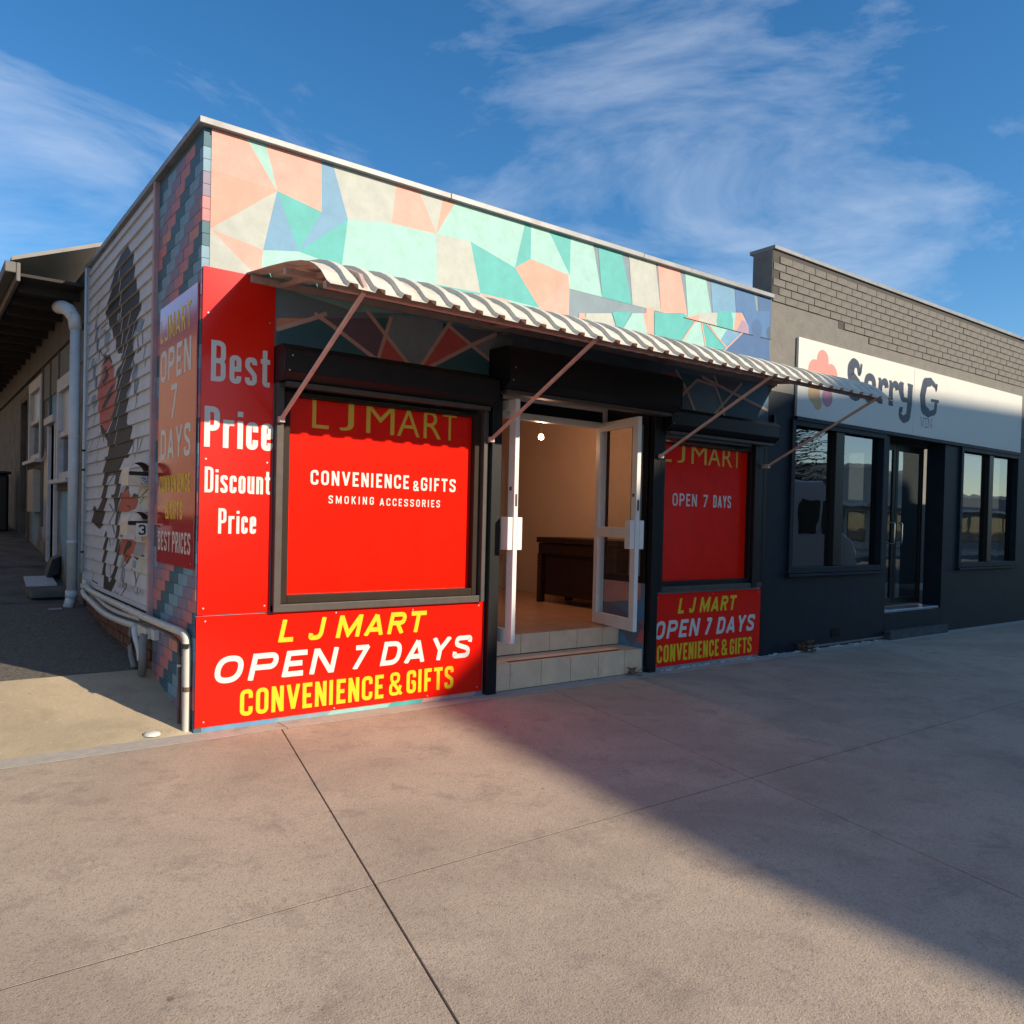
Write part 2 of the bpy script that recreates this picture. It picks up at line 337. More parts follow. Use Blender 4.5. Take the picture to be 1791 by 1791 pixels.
def text_font(mb, s, u0, u1, v0, v1, M, f, shear=0, bold=0, e=.0004):
    cu = bpy.data.curves.new('t', 'FONT'); cu.body = s; cu.size = 1; cu.offset = bold; cu.resolution_u = 6
    cu.shear = shear
    ob = bpy.data.objects.new('t', cu); COL.objects.link(ob)
    dg = bpy.context.evaluated_depsgraph_get(); me = bpy.data.meshes.new_from_object(ob.evaluated_get(dg))
    xs = [v.co.x for v in me.vertices]; ys = [v.co.y for v in me.vertices]
    x0, x1, y0, y1 = min(xs), max(xs), min(ys), max(ys); i = len(mb.v); k = mb.mi(M)
    for v in me.vertices:
        mb.v.append(f(u0+(v.co.x-x0)/(x1-x0)*(u1-u0), v0+(v.co.y-y0)/(y1-y0)*(v1-v0), e))
    for p in me.polygons: mb.f.append(tuple(i+a for a in p.vertices)); mb.m.append(k)
    bpy.data.objects.remove(ob); bpy.data.curves.remove(cu); bpy.data.meshes.remove(me)
def text_it(mb, s, u0, u1, v0, v1, M):
    sh = .22; RK[0] = .85
    text_strokes(mb, s, u0, u1-sh*(v1-v0), v0, v1, M, FR(-.0125), w=.74, t=.205, gap=.20, shear=sh)
    RK[0] = .36
def poly(mb, pts, M, f, e=0): mb.face([f(a, b, e) for a, b in pts], M)
def line(mb, pts, w, M, f, e): strip(mb, [Vector(p) for p in pts], w, False, M, f, e)
def disc(mb, c, r, M, f, e, n=28, ry=None):
    poly(mb, [(c[0]+r*math.cos(2*PI*k/n), c[1]+(ry or r)*math.sin(2*PI*k/n)) for k in range(n)], M, f, e)
def clip(P, axis, val, keep_gt):
    out = []; n = len(P)
    for i in range(n):
        a = P[i]; b = P[(i+1) % n]; da = (a[axis]-val)*(1 if keep_gt else -1); db = (b[axis]-val)*(1 if keep_gt else -1)
        if da >= 0: out.append(a)
        if (da >= 0) != (db >= 0):
            t = da/(da-db); out.append((a[0]+(b[0]-a[0])*t, a[1]+(b[1]-a[1])*t))
    return out
def clipbox(P, u0, u1, v0, v1):
    for ax, v, g in ((0, u0, 1), (0, u1, 0), (1, v0, 1), (1, v1, 0)):
        P = clip(P, ax, v, g)
        if len(P) < 3: return []
    return P
def screws(parent, pts, f, r=.006):
    for (u, v) in pts:
        mb = MB(); disc(mb, (u, v), r, mat('screw_steel', (.5, .48, .45), .4, .5, var=0), f, .004, 8)
        mb.build('screw', parent)

D={'mur_lo':[('teal_dark',[(0.511,2.795),(0.792,2.842),(0.924,2.812),(1.282,2.627),(1.283,2.609),(0.515,2.603)]),('orange',[(0.511,2.795),(0.765,2.838),(0.512,2.717)]),('plum',[(0.857,2.853),(1.245,2.917),(1.365,2.811),(1.303,2.619),(0.933,2.809)]),('teal_dark',[(1.245,2.917),(1.398,2.943),(1.365,2.815)]),('slate',[(1.398,2.97),(1.776,3.006),(1.924,2.973),(1.68,2.616),(1.576,2.621),(1.365,2.811)]),('red',[(1.369,2.798),(1.571,2.616),(1.303,2.612)]),('red',[(1.924,2.968),(2.152,2.846),(1.752,2.616),(1.675,2.615)]),('slate2',[(1.924,2.973),(2.495,3.004),(2.358,2.953),(2.152,2.849)]),('teal_dark',[(2.152,2.849),(2.505,2.673),(2.368,2.616),(1.752,2.616)]),('slate',[(2.152,2.849),(2.358,2.958),(2.573,2.966),(2.581,2.703),(2.505,2.673)]),('blue_grey',[(4.432,2.946),(6.199,2.964),(6.186,2.583),(4.447,2.579)]),('slate3',[(4.811,2.788),(4.966,2.91),(5.257,2.883),(5.378,2.7),(5.255,2.593),(4.939,2.593)]),('rust',[(4.432,2.946),(4.648,2.94),(4.688,2.902),(4.798,2.787),(4.723,2.709),(4.586,2.593),(4.447,2.587)]),('plum',[(5.253,2.963),(5.703,2.963),(5.56,2.846),(5.299,2.888)]),('teal_dark',[(4.688,2.902),(4.966,2.91),(4.811,2.788)]),('teal_dark',[(5.329,2.847),(5.547,2.826),(5.392,2.71)]),('blue',[(5.561,2.837),(5.703,2.963),(6.167,2.961),(6.179,2.725)]),('blue_dk',[(5.378,2.7),(5.561,2.837),(6.179,2.725),(6.186,2.583),(5.413,2.577)])],'mur_ln':[[(0.512,2.717),(0.792,2.842),(0.884,2.892)],[(0.791,2.876),(0.924,2.812),(1.282,2.622)],[(1.203,2.964),(1.365,2.811),(1.571,2.618)],[(1.409,2.954),(1.365,2.811),(1.303,2.614)],[(1.675,2.613),(1.924,2.973),(2.002,3.091)],[(1.924,2.973),(2.152,2.849),(2.401,2.725)],[(1.747,2.613),(2.152,2.849),(2.406,2.981)],[(4.811,2.788),(4.966,2.91),(5.257,2.883),(5.378,2.7),(5.255,2.593)],[(4.634,2.972),(4.811,2.788),(4.939,2.593)],[(4.447,2.583),(4.585,2.597),(4.811,2.788)],[(5.224,2.995),(5.299,2.888)],[(5.032,2.953),(5.561,2.841),(6.179,2.72)],[(5.378,2.7),(5.703,2.963)],[(5.378,2.7),(5.42,2.577)]],'mur_hi':[('pink',[(4.189,3.507),(4.292,3.525),(4.303,3.253),(4.202,3.197)]),('teal',[(4.306,3.478),(4.726,3.549),(4.901,3.488),(4.7,3.254),(4.484,3.214),(4.316,3.214)]),('mint',[(4.907,3.489),(5.008,3.492),(5.088,3.242),(4.702,3.203),(4.7,3.254)]),('teal',[(5.022,3.49),(5.09,3.493),(5.423,3.299),(5.339,3.251),(5.103,3.217),(5.088,3.242)]),('mint',[(5.118,3.497),(5.678,3.496),(5.423,3.299)]),('blue_lt',[(5.414,3.487),(5.678,3.496),(5.423,3.299),(5.32,3.364)]),('blue_md',[(5.678,3.496),(6.172,3.502),(6.187,3.21),(5.104,3.174),(5.423,3.299)]),('pink',[(4.728,3.498),(4.978,3.575),(4.968,3.49)]),('putty',[(4.977,3.592),(5.265,3.641),(5.257,3.493),(4.968,3.49)]),('mint',[(5.493,3.68),(5.609,3.699),(5.545,3.498),(5.443,3.5)]),('peach',[(5.565,3.692),(5.668,3.709),(5.795,3.565),(5.798,3.505),(5.53,3.496)]),('mauve',[(5.672,3.637),(5.747,3.622),(5.802,3.584),(5.798,3.501),(5.574,3.498)]),('blue_md2',[(5.667,3.728),(6.157,3.811),(6.172,3.502),(5.798,3.501),(5.777,3.636)]),('teal',[(5.264,3.658),(5.484,3.696),(5.518,3.611),(5.523,3.504),(5.257,3.495),(5.247,3.567)]),('pink',[(3.325,3.306),(3.394,3.317),(3.404,3.247),(3.313,3.242)]),('putty',[(3.408,3.32),(3.726,3.374),(3.807,3.217),(3.385,3.182)]),('teal',[(3.733,3.386),(3.983,3.428),(3.867,3.237),(3.807,3.228)]),('mint',[(3.999,3.42),(4.14,3.444),(4.22,3.238),(3.86,3.226)]),('pink',[(4.14,3.444),(4.283,3.468),(4.311,3.174),(4.22,3.238)])],'circ':[('blue_md',(5.933,3.577),0.095),('navy',(6.169,3.572),0.06)],'mur_hl':[[(4.728,3.502),(5.678,3.496),(6.188,3.502)]],'mur_hl2':[[(4.907,3.489),(4.687,3.235)],[(5.008,3.492),(5.088,3.242)],[(5.09,3.493),(5.431,3.291)],[(5.678,3.496),(5.381,3.266)]],'side':[('ink',[(2.992,3.36),(1.562,3.075),(1.679,3.02),(1.716,2.962),(1.821,2.854),(1.758,2.758),(1.838,2.691),(1.862,2.628),(1.911,2.5),(1.991,2.38),(2.012,2.26),(1.977,2.189),(1.799,2.148),(1.835,2.05),(1.762,2.019),(1.871,1.945),(1.956,1.896),(2.755,1.934),(2.749,2.083),(2.934,2.14),(2.756,2.172),(2.591,2.306),(2.467,2.438),(2.412,2.589),(2.454,2.709),(2.262,2.739),(2.206,2.828),(2.431,2.852),(2.489,2.966),(2.633,3.077),(2.798,3.188)]),('ink',[(2.94,2.927),(2.775,2.887),(2.595,2.801),(2.627,2.777),(2.48,2.619),(2.591,2.306),(2.896,2.122),(3.051,2.194),(3.212,2.284),(3.095,2.274),(2.76,2.232),(2.593,2.772),(2.809,2.862),(2.989,2.844),(3.177,2.824),(3.066,2.87)]),('tongue',[(2.809,2.862),(2.611,2.789),(2.462,2.595),(2.468,2.453),(2.56,2.339),(2.725,2.229),(2.847,2.194),(3.095,2.267),(3.243,2.427),(3.296,2.59),(3.17,2.73),(3.026,2.834)]),('ink',[(2.987,2.813),(2.803,2.795),(2.872,2.752),(2.726,2.702),(2.901,2.65),(3.01,2.633),(3.09,2.689),(2.942,2.716)]),('ink',[(2.648,2.597),(2.479,2.605),(2.642,2.515),(2.918,2.403),(3.069,2.426),(2.962,2.491),(2.784,2.547)]),('sky',[(3.054,3.197),(2.684,3.071),(2.75,3.024),(2.924,2.947),(3.009,3.09)]),('sky',[(1.693,3.016),(1.464,2.992),(1.548,2.88),(1.714,2.928)]),('sky',[(1.811,2.713),(1.639,2.636),(1.616,2.393),(1.698,2.389),(1.847,2.626)]),('sky',[(2.025,2.446),(1.911,2.5),(1.854,2.513),(1.961,2.384)]),('sky',[(3.605,2.608),(3.356,2.596),(3.307,2.489),(3.55,2.457)]),('sky',[(3.679,2.992),(3.51,2.983),(3.416,2.842),(3.238,2.614),(3.445,2.686)]),('sky',[(2.422,3.161),(2.352,3.098),(2.323,3.142),(2.341,3.202),(2.443,3.222)]),('ink',[(2.852,1.954),(2.102,1.916),(2.223,1.799),(2.28,1.676),(2.382,1.678),(2.423,1.776),(2.564,1.788),(2.745,1.778),(2.775,1.679),(2.785,1.57),(2.869,1.437),(2.918,1.327),(3.091,1.263),(3.47,1.317),(3.433,1.392),(3.416,1.442),(3.357,1.5),(3.165,1.444),(2.996,1.572),(2.947,1.69),(2.937,1.808)]),('ink',[(2.423,1.776),(2.254,1.763),(2.227,1.624),(2.282,1.478),(2.245,1.2),(2.278,0.963),(2.352,0.825),(2.515,0.661),(2.676,0.635),(2.813,0.711),(2.9,0.846),(2.909,0.964),(2.864,1.124),(2.781,1.275),(2.702,1.215),(2.745,1.051),(2.809,0.907),(2.631,0.773),(2.46,0.877),(2.351,1.033),(2.35,1.255),(2.401,1.477),(2.586,1.606),(2.408,1.574)]),('ink',[(2.148,1.659),(1.806,1.659),(2.202,1.507),(2.249,1.258),(2.138,1.08),(2.266,1.037),(2.212,1.201),(2.263,1.448)]),('rose',[(2.11,1.593),(1.925,1.64),(1.769,1.562),(1.566,1.546),(1.589,1.466),(1.911,1.436),(2.23,1.441),(2.204,1.536)]),('rose',[(2.179,1.202),(1.628,1.214),(1.621,1.112),(1.764,1.078),(1.879,0.995),(2.005,1.023),(2.154,1.08)]),('rose',[(2.204,1.318),(2.059,1.321),(2.051,1.221),(2.163,1.21)]),('ink',[(1.924,1.197),(1.712,1.177),(1.888,1.114),(1.974,1.025),(2.011,1.108)]),('fog',[(1.627,1.194),(1.31,1.193),(1.343,1.093),(1.676,1.082)]),('ink',[(1.764,1.078),(1.561,1.068),(1.291,1.109),(1.275,1.077),(1.559,1.048)]),('cream',[(1.602,1.662),(1.097,1.651),(1.084,1.455),(1.531,1.452)]),('cream',[(1.562,1.082),(1.06,1.101),(1.05,0.95),(1.524,0.942)]),('peachy',[(1.354,1.257),(1.046,1.26),(1.061,1.114),(1.304,1.115)]),('fog',[(2.149,1.673),(1.958,1.669),(2.078,1.593),(2.176,1.608)]),('ink',[(1.74,1.561),(1.655,1.595),(1.484,1.573),(1.538,1.553)]),('fog',[(2.136,1.059),(2.007,1.051),(2.033,0.964),(1.961,0.841),(2.05,0.762),(2.119,0.829)]),('fog',[(1.718,1.046),(1.587,1.04),(1.583,0.979),(1.699,0.985)])],'side_ln':[('white',[(1.957,3.14),(1.989,2.984),(2.109,2.772),(2.283,2.594),(2.361,2.342),(2.436,2.027)],0.012),('white',[(1.804,3.017),(1.819,2.834)],0.008),('white',[(2.591,2.298),(2.753,2.142)],0.008),('ink',[(1.45,2.977),(1.521,2.875),(1.422,2.757),(1.398,2.589)],0.008),('ink',[(1.677,2.406),(1.647,2.279)],0.008),('ink',[(1.811,2.713),(1.693,2.624),(1.801,2.579),(1.677,2.393),(1.616,2.509)],0.008),('ink',[(3.455,2.815),(3.257,2.601)],0.008),('ink',[(3.344,2.942),(3.497,2.821)],0.008),('ink',[(1.721,3.028),(1.682,2.864),(1.567,2.761),(1.701,2.75)],0.008),('ink',[(2.872,3.216),(3.169,3.21),(3.123,3.109)],0.008),('ink',[(3.312,3.039),(3.033,2.926),(2.744,2.949)],0.008),('ink',[(1.764,2.046),(1.696,1.883)],0.008),('ink',[(1.625,2.049),(1.561,1.909)],0.008),('ink',[(1.464,2.038),(1.51,1.939)],0.008),('ink',[(3.089,2.197),(2.931,2.094)],0.008),('ink',[(3.385,2.457),(3.452,2.272)],0.008),('ink',[(3.526,2.165),(3.639,1.993)],0.008),('ink',[(3.165,2.187),(3.268,1.998)],0.008),('ink',[(1.997,2.476),(2.017,2.336)],0.008),('ink',[(2.745,1.771),(2.458,1.777),(2.701,1.685)],0.007),('ink',[(2.102,1.909),(2.29,1.808)],0.007),('ink',[(1.915,1.493),(1.793,1.479),(1.821,1.451)],0.007),('ink',[(2.651,1.508),(2.433,1.448),(2.602,1.34),(2.383,1.24)],0.007),('ink',[(1.462,1.652),(1.511,1.566)],0.007),('ink',[(1.146,1.639),(1.376,1.572),(1.48,1.506)],0.007),('ink',[(2.006,1.03),(2.092,0.903),(1.927,0.808),(2.108,0.685)],0.007),('ink',[(1.823,1.061),(2.001,0.959)],0.007),('ink',[(1.698,0.971),(1.547,0.873),(1.541,0.78)],0.007),('ink',[(1.497,0.958),(1.56,0.859)],0.007),('ink',[(3.356,0.971),(3.397,0.944)],0.007),('ink',[(3.391,0.87),(3.381,0.746),(3.089,0.736)],0.007),('ink',[(3.419,0.693),(3.394,0.645)],0.007),('ink',[(3.041,0.636),(2.924,0.662)],0.007),('ink',[(2.663,1.193),(2.549,1.113)],0.007),('ink',[(1.602,1.249),(1.599,1.202)],0.007),('ink',[(1.381,1.256),(1.351,1.211)],0.007),('ink',[(2.479,1.132),(2.45,1.208)],0.007),('ink',[(2.61,0.966),(2.529,0.857)],0.007),('ink',[(3.309,1.944),(3.283,1.885)],0.007),('ink',[(3.229,1.981),(3.244,1.916)],0.007),('ink',[(2.312,0.739),(2.205,0.661),(2.338,0.633)],0.007),('ink',[(2.178,0.737),(2.273,0.669)],0.007)],'pipeA':[(3.467,0.734),(3.361,0.659),(2.207,0.653),(1.601,0.653),(1.019,0.652),(0.491,0.654),(0.034,0.644),(-0.113,0.622),(-0.156,0.587),(-0.111,0.32),(-0.056,0.035)],'pipeB':[(3.395,0.712),(3.412,0.609),(2.975,0.578),(2.491,0.534),(2.095,0.529),(1.666,0.541),(1.218,0.562)],'pipeB2':[(1.218,0.562),(1.322,0.524),(1.341,0.347)],'pipeC':[(1.232,0.557),(1.197,0.483),(1.058,0.403),(1.024,0.324)],'pipeD':[(0.975,0.533),(1.022,0.304)],'pipeE':[(2.896,0.602),(1.876,0.606),(1.059,0.61),(0.228,0.594),(0.171,0.562),(0.179,0.169)],'junc':[(1.29,0.568),(0.96,0.588),(0.981,0.494),(1.285,0.496)],'junc2':[(0.945,0.572),(0.845,0.578),(0.858,0.497),(0.948,0.492)],'skirt':[(3.321,0.606),(1.924,0.609),(1.919,0.538),(3.265,0.511)],'drain':[(3.473,3.163),(3.729,0.516),(3.951,3.26)],'cond':[(3.744,3.399),(3.776,0.745)],'spray':[('sky2',(6.44,2.683),(6.459,2.872))],'sorry_ref':{'S':[(7.74,3.368),(8.088,3.413),(7.918,3.47),(7.931,3.239)],'o':[(8.121,3.217),(8.377,3.247),(8.24,3.365),(8.217,3.038)],'r':[(8.436,3.35),(8.681,3.363),(8.521,3.053)],'r2':[(8.704,3.348),(8.956,3.367),(8.768,3.05)],'y':[(8.98,3.352),(9.336,3.371),(9.158,3.149),(9.126,2.91),(8.978,3.013)],'G':[(9.553,3.264),(9.95,3.48),(9.909,3.057),(9.754,3.456)],'VIN':[(9.573,2.964),(9.682,2.834),(9.77,2.836),(9.735,2.979),(9.898,2.834)]},'cloud':[(7.184,3.517),(7.004,3.388),(6.863,3.287),(7.344,3.381),(7.502,3.338),(6.939,2.893),(6.998,2.816),(7.31,2.953),(7.851,2.857)],'under':[(6.703,3.6),(6.68,2.693)]}


TOPZ = 3.95
# =====================================================================
# GROUND
# =====================================================================
g = MB(); g.face([(-500, -500, -.22), (500, -500, -.22), (500, 500, -.22), (-500, 500, -.22)], GRND); g.build('ground', kind='structure')
g = B(-60, 80, -16.5, -4.75, -.20, -.12, ASPH); g.build('road', kind='structure')
for nm, a, b in (('kerb', -4.75, -4.6), ('kerb', -16.65, -16.5)):
    B(-60, 80, a, b, -.2, .0, CONC2).build(nm, kind='structure', bevel=.02)
B(-60, 80, -24, -16.65, -.2, -.004, CONC2).build('far_footpath', kind='structure')
fp = B(-60, 80, -4.6, 0, -.2, -.03, DIRT).build('footpath', kind='structure')
xs = [-12, -9.4, -6.9, -4.4, -1.93, .575, 3.02, 5.45, 7.95, 10.4, 12.9, 15.4, 18, 20.5, 23]
for i in range(len(xs)-1):
    for (ya, yb) in ((-.195, -2.5225), (-2.5265, -4.595)):
        k = .24 if i > 0 else 0
        a, b = xs[i]+.004, xs[i+1]-.004
        pts = [(a+k*yb, yb, -.035), (b+k*yb, yb, -.035), (b+k*ya, ya, -.035), (a+k*ya, ya, -.035)]
        MB().prism(pts, (0, 0, .035), CONC).build('paving_slab', fp, bevel=.0015, segs=1)
for i in range(len(xs)-1):
    B(xs[i]+.003, xs[i+1]-.003, -.188, -.002, -.034, .0008, CONC2).build('edge_strip', fp)
jf = MB(); jf.box(-12, 23, -2.5275, -2.5215, -.034, -.0008, DIRT); jf.box(-12, 23, -.196, -.187, -.034, -.0008, DIRT); jf.build('joint_filler', fp)
# alley: rises from the street
ZP = [(0, 0), (.36, .072), (.75, .156), (1.16, .235), (1.9, .266), (2.7, .306), (3.6, .42), (4.8, .47), (5.8, .66), (6.7, .79), (9, 1.0), (14, 1.25), (40, 1.6)]
def gz(y):
    for (a, za), (b, zb) in zip(ZP, ZP[1:]):
        if y <= b: return za+(zb-za)*(y-a)/(b-a)
    return ZP[-1][1]
def alley_piece(y0, y1, M, x0=-4.2, x1=.06, dz=0.0, n=10):
    mb = MB(); k = mb.mi(M); ny = max(2, int((y1-y0)/.18)); nx = 14
    for j in range(ny+1):
        y = y0+(y1-y0)*j/ny
        for i in range(nx+1):
            x = x0+(x1-x0)*i/nx
            e = 0 if j in (0, ny) else random.uniform(-.004, .004)
            mb.v.append((x, y, gz(max(y, 0))+dz+e))
    for j in range(ny):
        for i in range(nx):
            a = j*(nx+1)+i; mb.f.append((a, a+1, a+nx+2, a+nx+1)); mb.m.append(k)
    # front skirt
    b = len(mb.v); mb.v += [(x0, y0, -.1), (x1, y0, -.1)]; mb.f.append((b, b+1, nx, 0)); mb.m.append(k)
    return mb
al = alley_piece(0, 40, DIRT, dz=-.02).build('alley_ground', kind='structure')
alley_piece(0.0, 1.155, RAMP).build('concrete_ramp', al, smooth=True)
alley_piece(1.165, 4.25, AGG, dz=-.003).build('rough_paving', al, smooth=True)
for a, b in ((4.26, 5.3), (5.32, 6.1), (6.12, 7.3), (7.32, 9), (9.02, 12), (12.02, 16), (16.02, 39)):
    alley_piece(a, b, OLDC, dz=random.uniform(0, .015)).build('concrete_slab', al, smooth=True)

# =====================================================================
# CORNER SHOP BUILDING
# =====================================================================
shop = thing('corner_shop_building', 'corner shop with painted geometric mural, red window films and open white glass doors', 'shop', (0, 0, 0))
REND = mat('mural_wall_base', (.16, .22, .26), .7, var=.12, vs=5)
w = MB()
for bx in ((.05, .56, 0, 0.22, 0, TOPZ), (.56, 2.27, 0, .22, 0, .83), (.56, 2.27, 0, .22, 2.34, TOPZ), (2.27, 2.455, 0, .22, 0, TOPZ), (2.455, 4.28, 0, .22, 2.62, TOPZ), (4.28, 4.40, 0, .22, 0, TOPZ), (4.40, 5.95, 0, .22, 0, .83), (4.40, 5.95, 0, .22, 2.30, TOPZ), (5.95, 6.19, 0, .22, 0, TOPZ)):
    w.box(*bx, REND)
w.box(.05, .2, .22, 1.1, 0, TOPZ, paint('b_teal')); w.box(.0035, .049, .012, 1.095, 0, TOPZ, paint('b_teal')); w.box(.03, .2, 1.1, 3.86, .3, TOPZ, DIRT); w.box(.0, .2, 3.86, 4.0, .2, TOPZ, DIRT)
w.box(.2, 6.1, 6.0, 6.2, 0, TOPZ, PLA)
w.box(.2, 6.19, .22, 6.2, 3.5, 3.6, PLA)
w.build('wall', shop)
# parapet capping
mb = MB(); mat('capping_steel', (.20, .21, .22), .5, .2, var=.2, vs=4, dirt=(.12, .09, .07), ds=3)
for a, b in ((-.04, 1.9), (1.903, 4.1), (4.103, 6.19)): B(a, b, -.04+random.uniform(-.003, .003), .26, TOPZ, TOPZ+.045+random.uniform(-.003, .004), MC['capping_steel']).build('parapet_capping', shop, bevel=.004)
for a, b in ((.262, 2.1), (2.103, 4.0)): B(-.04, .24, a, b, TOPZ, TOPZ+.045+random.uniform(-.003, .004), MC['capping_steel']).build('parapet_capping', shop, bevel=.004)
mb = MB()
# ---- mural on the street front
f0 = FR(0.0)
mu = MB()
WE = [0]
def wall_patches(pts, M, e):
    WE[0] += 1; e += WE[0]*.00002
    P = clipbox(pts, .05, 6.185, 0, TOPZ-.002)
    if P: poly(mu, P, M, f0, e)
for k, pts in D['mur_lo']: wall_patches([p for p in pts], paint(k), .0015)
# remaining upper wall: hand-painted triangles above the awning
JZ = 3.50
random.seed(11)
pal = ['teal', 'mint', 'pink', 'putty', 'blue_lt', 'teal', 'mint', 'peach']
row = [(-.1, [3.10, 3.5, 4.1])]
gx = [.05, .38, .78, 1.1, 1.5, 1.82, 2.15, 2.5, 2.82, 3.2]
G3 = [[(x+(random.uniform(-.12, .12) if 0 < i < len(gx)-1 else 0), z+random.uniform(-.06, .06)) for i, x in enumerate(gx)] for z in (2.98, 3.28, JZ+.12, 4.2)]
pn = mu
for j in range(3):
    for i in range(len(gx)-1):
        a, b, c, d = G3[j][i], G3[j][i+1], G3[j+1][i+1], G3[j+1][i]
        for tri in ((a, b, c), (a, c, d)) if (i+j) % 2 else ((a, b, d), (b, c, d)):
            wall_patches(list(tri), paint(random.choice(pal)), .001)
for i in range(8):
    x = 3.2+i*.4
    wall_patches([(x, JZ), (x+.4, JZ), (x+.2+random.uniform(-.1, .1), 4.2), (x-.1, 4.2)], paint(['mint', 'teal', 'putty', 'pink', 'mint', 'blue_lt', 'blue_md2', 'blue_md'][i]), .0008)
for k, pts in D['mur_hi']: wall_patches(pts, paint(k), .002)
for k, c, r in D['circ']: wall_patches([(c[0]+r*math.cos(2*PI*q/28), c[1]+r*1.1*math.sin(2*PI*q/28)) for q in range(28)], paint(k), .0025)
mu.build('painted_mural', shop, label='triangles in teal, mint, pink and blue with pink outlines')
ml = MB(); e = .004
for pts in D['mur_ln']:
    q_ = MB(); line(q_, pts, .030, paint('line'), f0, e); e += .0002; q_.build('mural_outline', shop)
for pts in D['mur_hl']:
    q_ = MB(); line(q_, pts, .010, DIRT, f0, .004); q_.build('wall_joint', shop)
for pts in D['mur_hl2']:
    q_ = MB(); line(q_, pts, .014, paint('pink'), f0, e); e += .0002; q_.build('mural_outline', shop)
# painted strip under the low signs
for a, b, k in ((.05, .55, 'blue_lt'), (.55, .95, 'sky'), (.95, 1.45, 'mint'), (1.45, 1.75, 'teal'), (1.75, 2.25, 'pink'), (4.4, 5.4, 'sky'), (5.4, 6.0, 'putty')):
    poly(ml, [(a, .0), (b, .0), (b+.06, .06), (a+.06, .06)], paint(k), f0, .002)
ml.build('painted_strip', shop, label='thin strip of pastel paint under the low red signs')
# ---- painted brick pier on the alley side
bm = {}
for k in ('b_pink', 'b_teal', 'b_sky', 'b_mauve', 'b_coral'):
    for half in (0, 1):
        q = B(0, .05, -.111 if not half else -.052, .111 if not half else .052, -.0385, .0385, paint(k))
        o = q.build('brick', None, bevel=.003, segs=1); bm[k, half] = o.data; bpy.data.objects.remove(o)
nr = 0
for r in range(-37, 13):
    zc = .985-.08*r
    if zc < -.02 or zc > TOPZ-.04: continue
    for k in range(-30, 30):
        y1 = .64+.113*r-.226*k; y0 = y1-.226
        a = max(y0, 0.0); b = min(y1, 1.09)
        if b-a < .04: continue
        if gz((a+b)/2) > zc+.05: continue
        seq = ['b_teal', 'b_sky', 'b_mauve', 'b_pink'][k % 4]
        if seq == 'b_pink' and (r*7+k) % 9 == 0: seq = 'b_coral'
        if zc < .62 and (k+r//3) % 5 == 0: seq = 'b_coral' if seq == 'b_sky' else seq
        full = (b-a) > .2
        o = inst('brick', bm[seq, 0 if full or b-a > .13 else 1], (0 if True else 0, (a+b)/2, zc), shop)
        wid = .222 if (full or b-a > .13) else .104
        o.scale = (1, (b-a-.004)/wid, 1)
        o.location.x = random.uniform(-.0012, .0012); nr += 1
# corner trim between brick pier and weatherboards
B(-.035, .03, 1.095, 1.145, .60, TOPZ, mat('trim_pink', (.42, .26, .27), .6, var=.15)).build('corner_trim', shop, bevel=.003)
B(-.035, .03, 3.80, 3.86, .60, TOPZ, BOARD).build('corner_trim', shop, bevel=.003)
# ---- weatherboards with the painted figure
RAW0 = D['side'][0][1][:2]
D['side'] = [(k, [(p.x, p.y) for p in rnd(pts, .07, True, 3)]) for k, pts in D['side']]
a_, b_2 = RAW0[0], RAW0[1]
D['side'].insert(0, ('ink', [(a_[0], a_[1]-.01), (b_2[0], b_2[1]-.01), (b_2[0]+.05, b_2[1]+.12), (b_2[0]+.22, b_2[1]+.30), (b_2[0]+.30, b_2[1]+.52), (b_2[0]+.55, b_2[1]+.66), ((a_[0]+b_2[0])/2+.1, 3.72), (a_[0]-.35, 3.62), (a_[0]-.2, 3.45), (a_[0]-.02, 3.30)]))
D['side'].insert(1, ('sky', [(a_[0]+.25, 2.95), (a_[0]+.32, 3.25), (a_[0]+.5, 3.4), (a_[0]+.45, 3.1)]))
D['side_ln'].append(('ink', [(a_[0]+.2, 2.9), (a_[0]+.42, 3.2), (a_[0]+.3, 3.5)], .01)); D['side_ln'].append(('white', [((a_[0]+b_2[0])/2-.1, 2.8), ((a_[0]+b_2[0])/2, 3.2), ((a_[0]+b_2[0])/2+.1, 3.6)], .014))
PITCH = .121; bi = 0; z = .715
while z < TOPZ-.01:
    zt = min(z+PITCH, TOPZ); mb = MB()
    xb, xt = -.024, -.004
    pr = [(xb, 1.15, z), (.03, 1.15, z), (.03, 1.15, zt), (xt, 1.15, zt)]
    mb.prism(pr, (0, 2.648, 0), BOARD)
    def sf(e, z=z, zt=zt, xb=xb, xt=xt): return lambda y, v, ee=0: (xb+(xt-xb)*(v-z)/(PITCH)-e, y, v)
    for n_, (k, pts) in enumerate(D['side']):
        P = clipbox(pts, 1.152, 3.797, z+.0005, zt-.0005)
        if P: poly(mb, P, paint(k), sf(.0006+.0001*n_))
    for n_, (k, pts, wd) in enumerate(D['side_ln']):
        for a, b in zip(pts, pts[1:]):
            d = Vector((b[0]-a[0], b[1]-a[1]));
            if d.length < 1e-4: continue
            n = Vector((-d.y, d.x)).normalized()*wd*.75; 
            P = clipbox([(a[0]+n.x, a[1]+n.y), (b[0]+n.x, b[1]+n.y), (b[0]-n.x, b[1]-n.y), (a[0]-n.x, a[1]-n.y)], 1.152, 3.797, z+.0005, zt-.0005)
            if P: poly(mb, P, paint(k), sf(.003+.00005*n_))
    mb.build('weatherboard', shop); z += PITCH; bi += 1
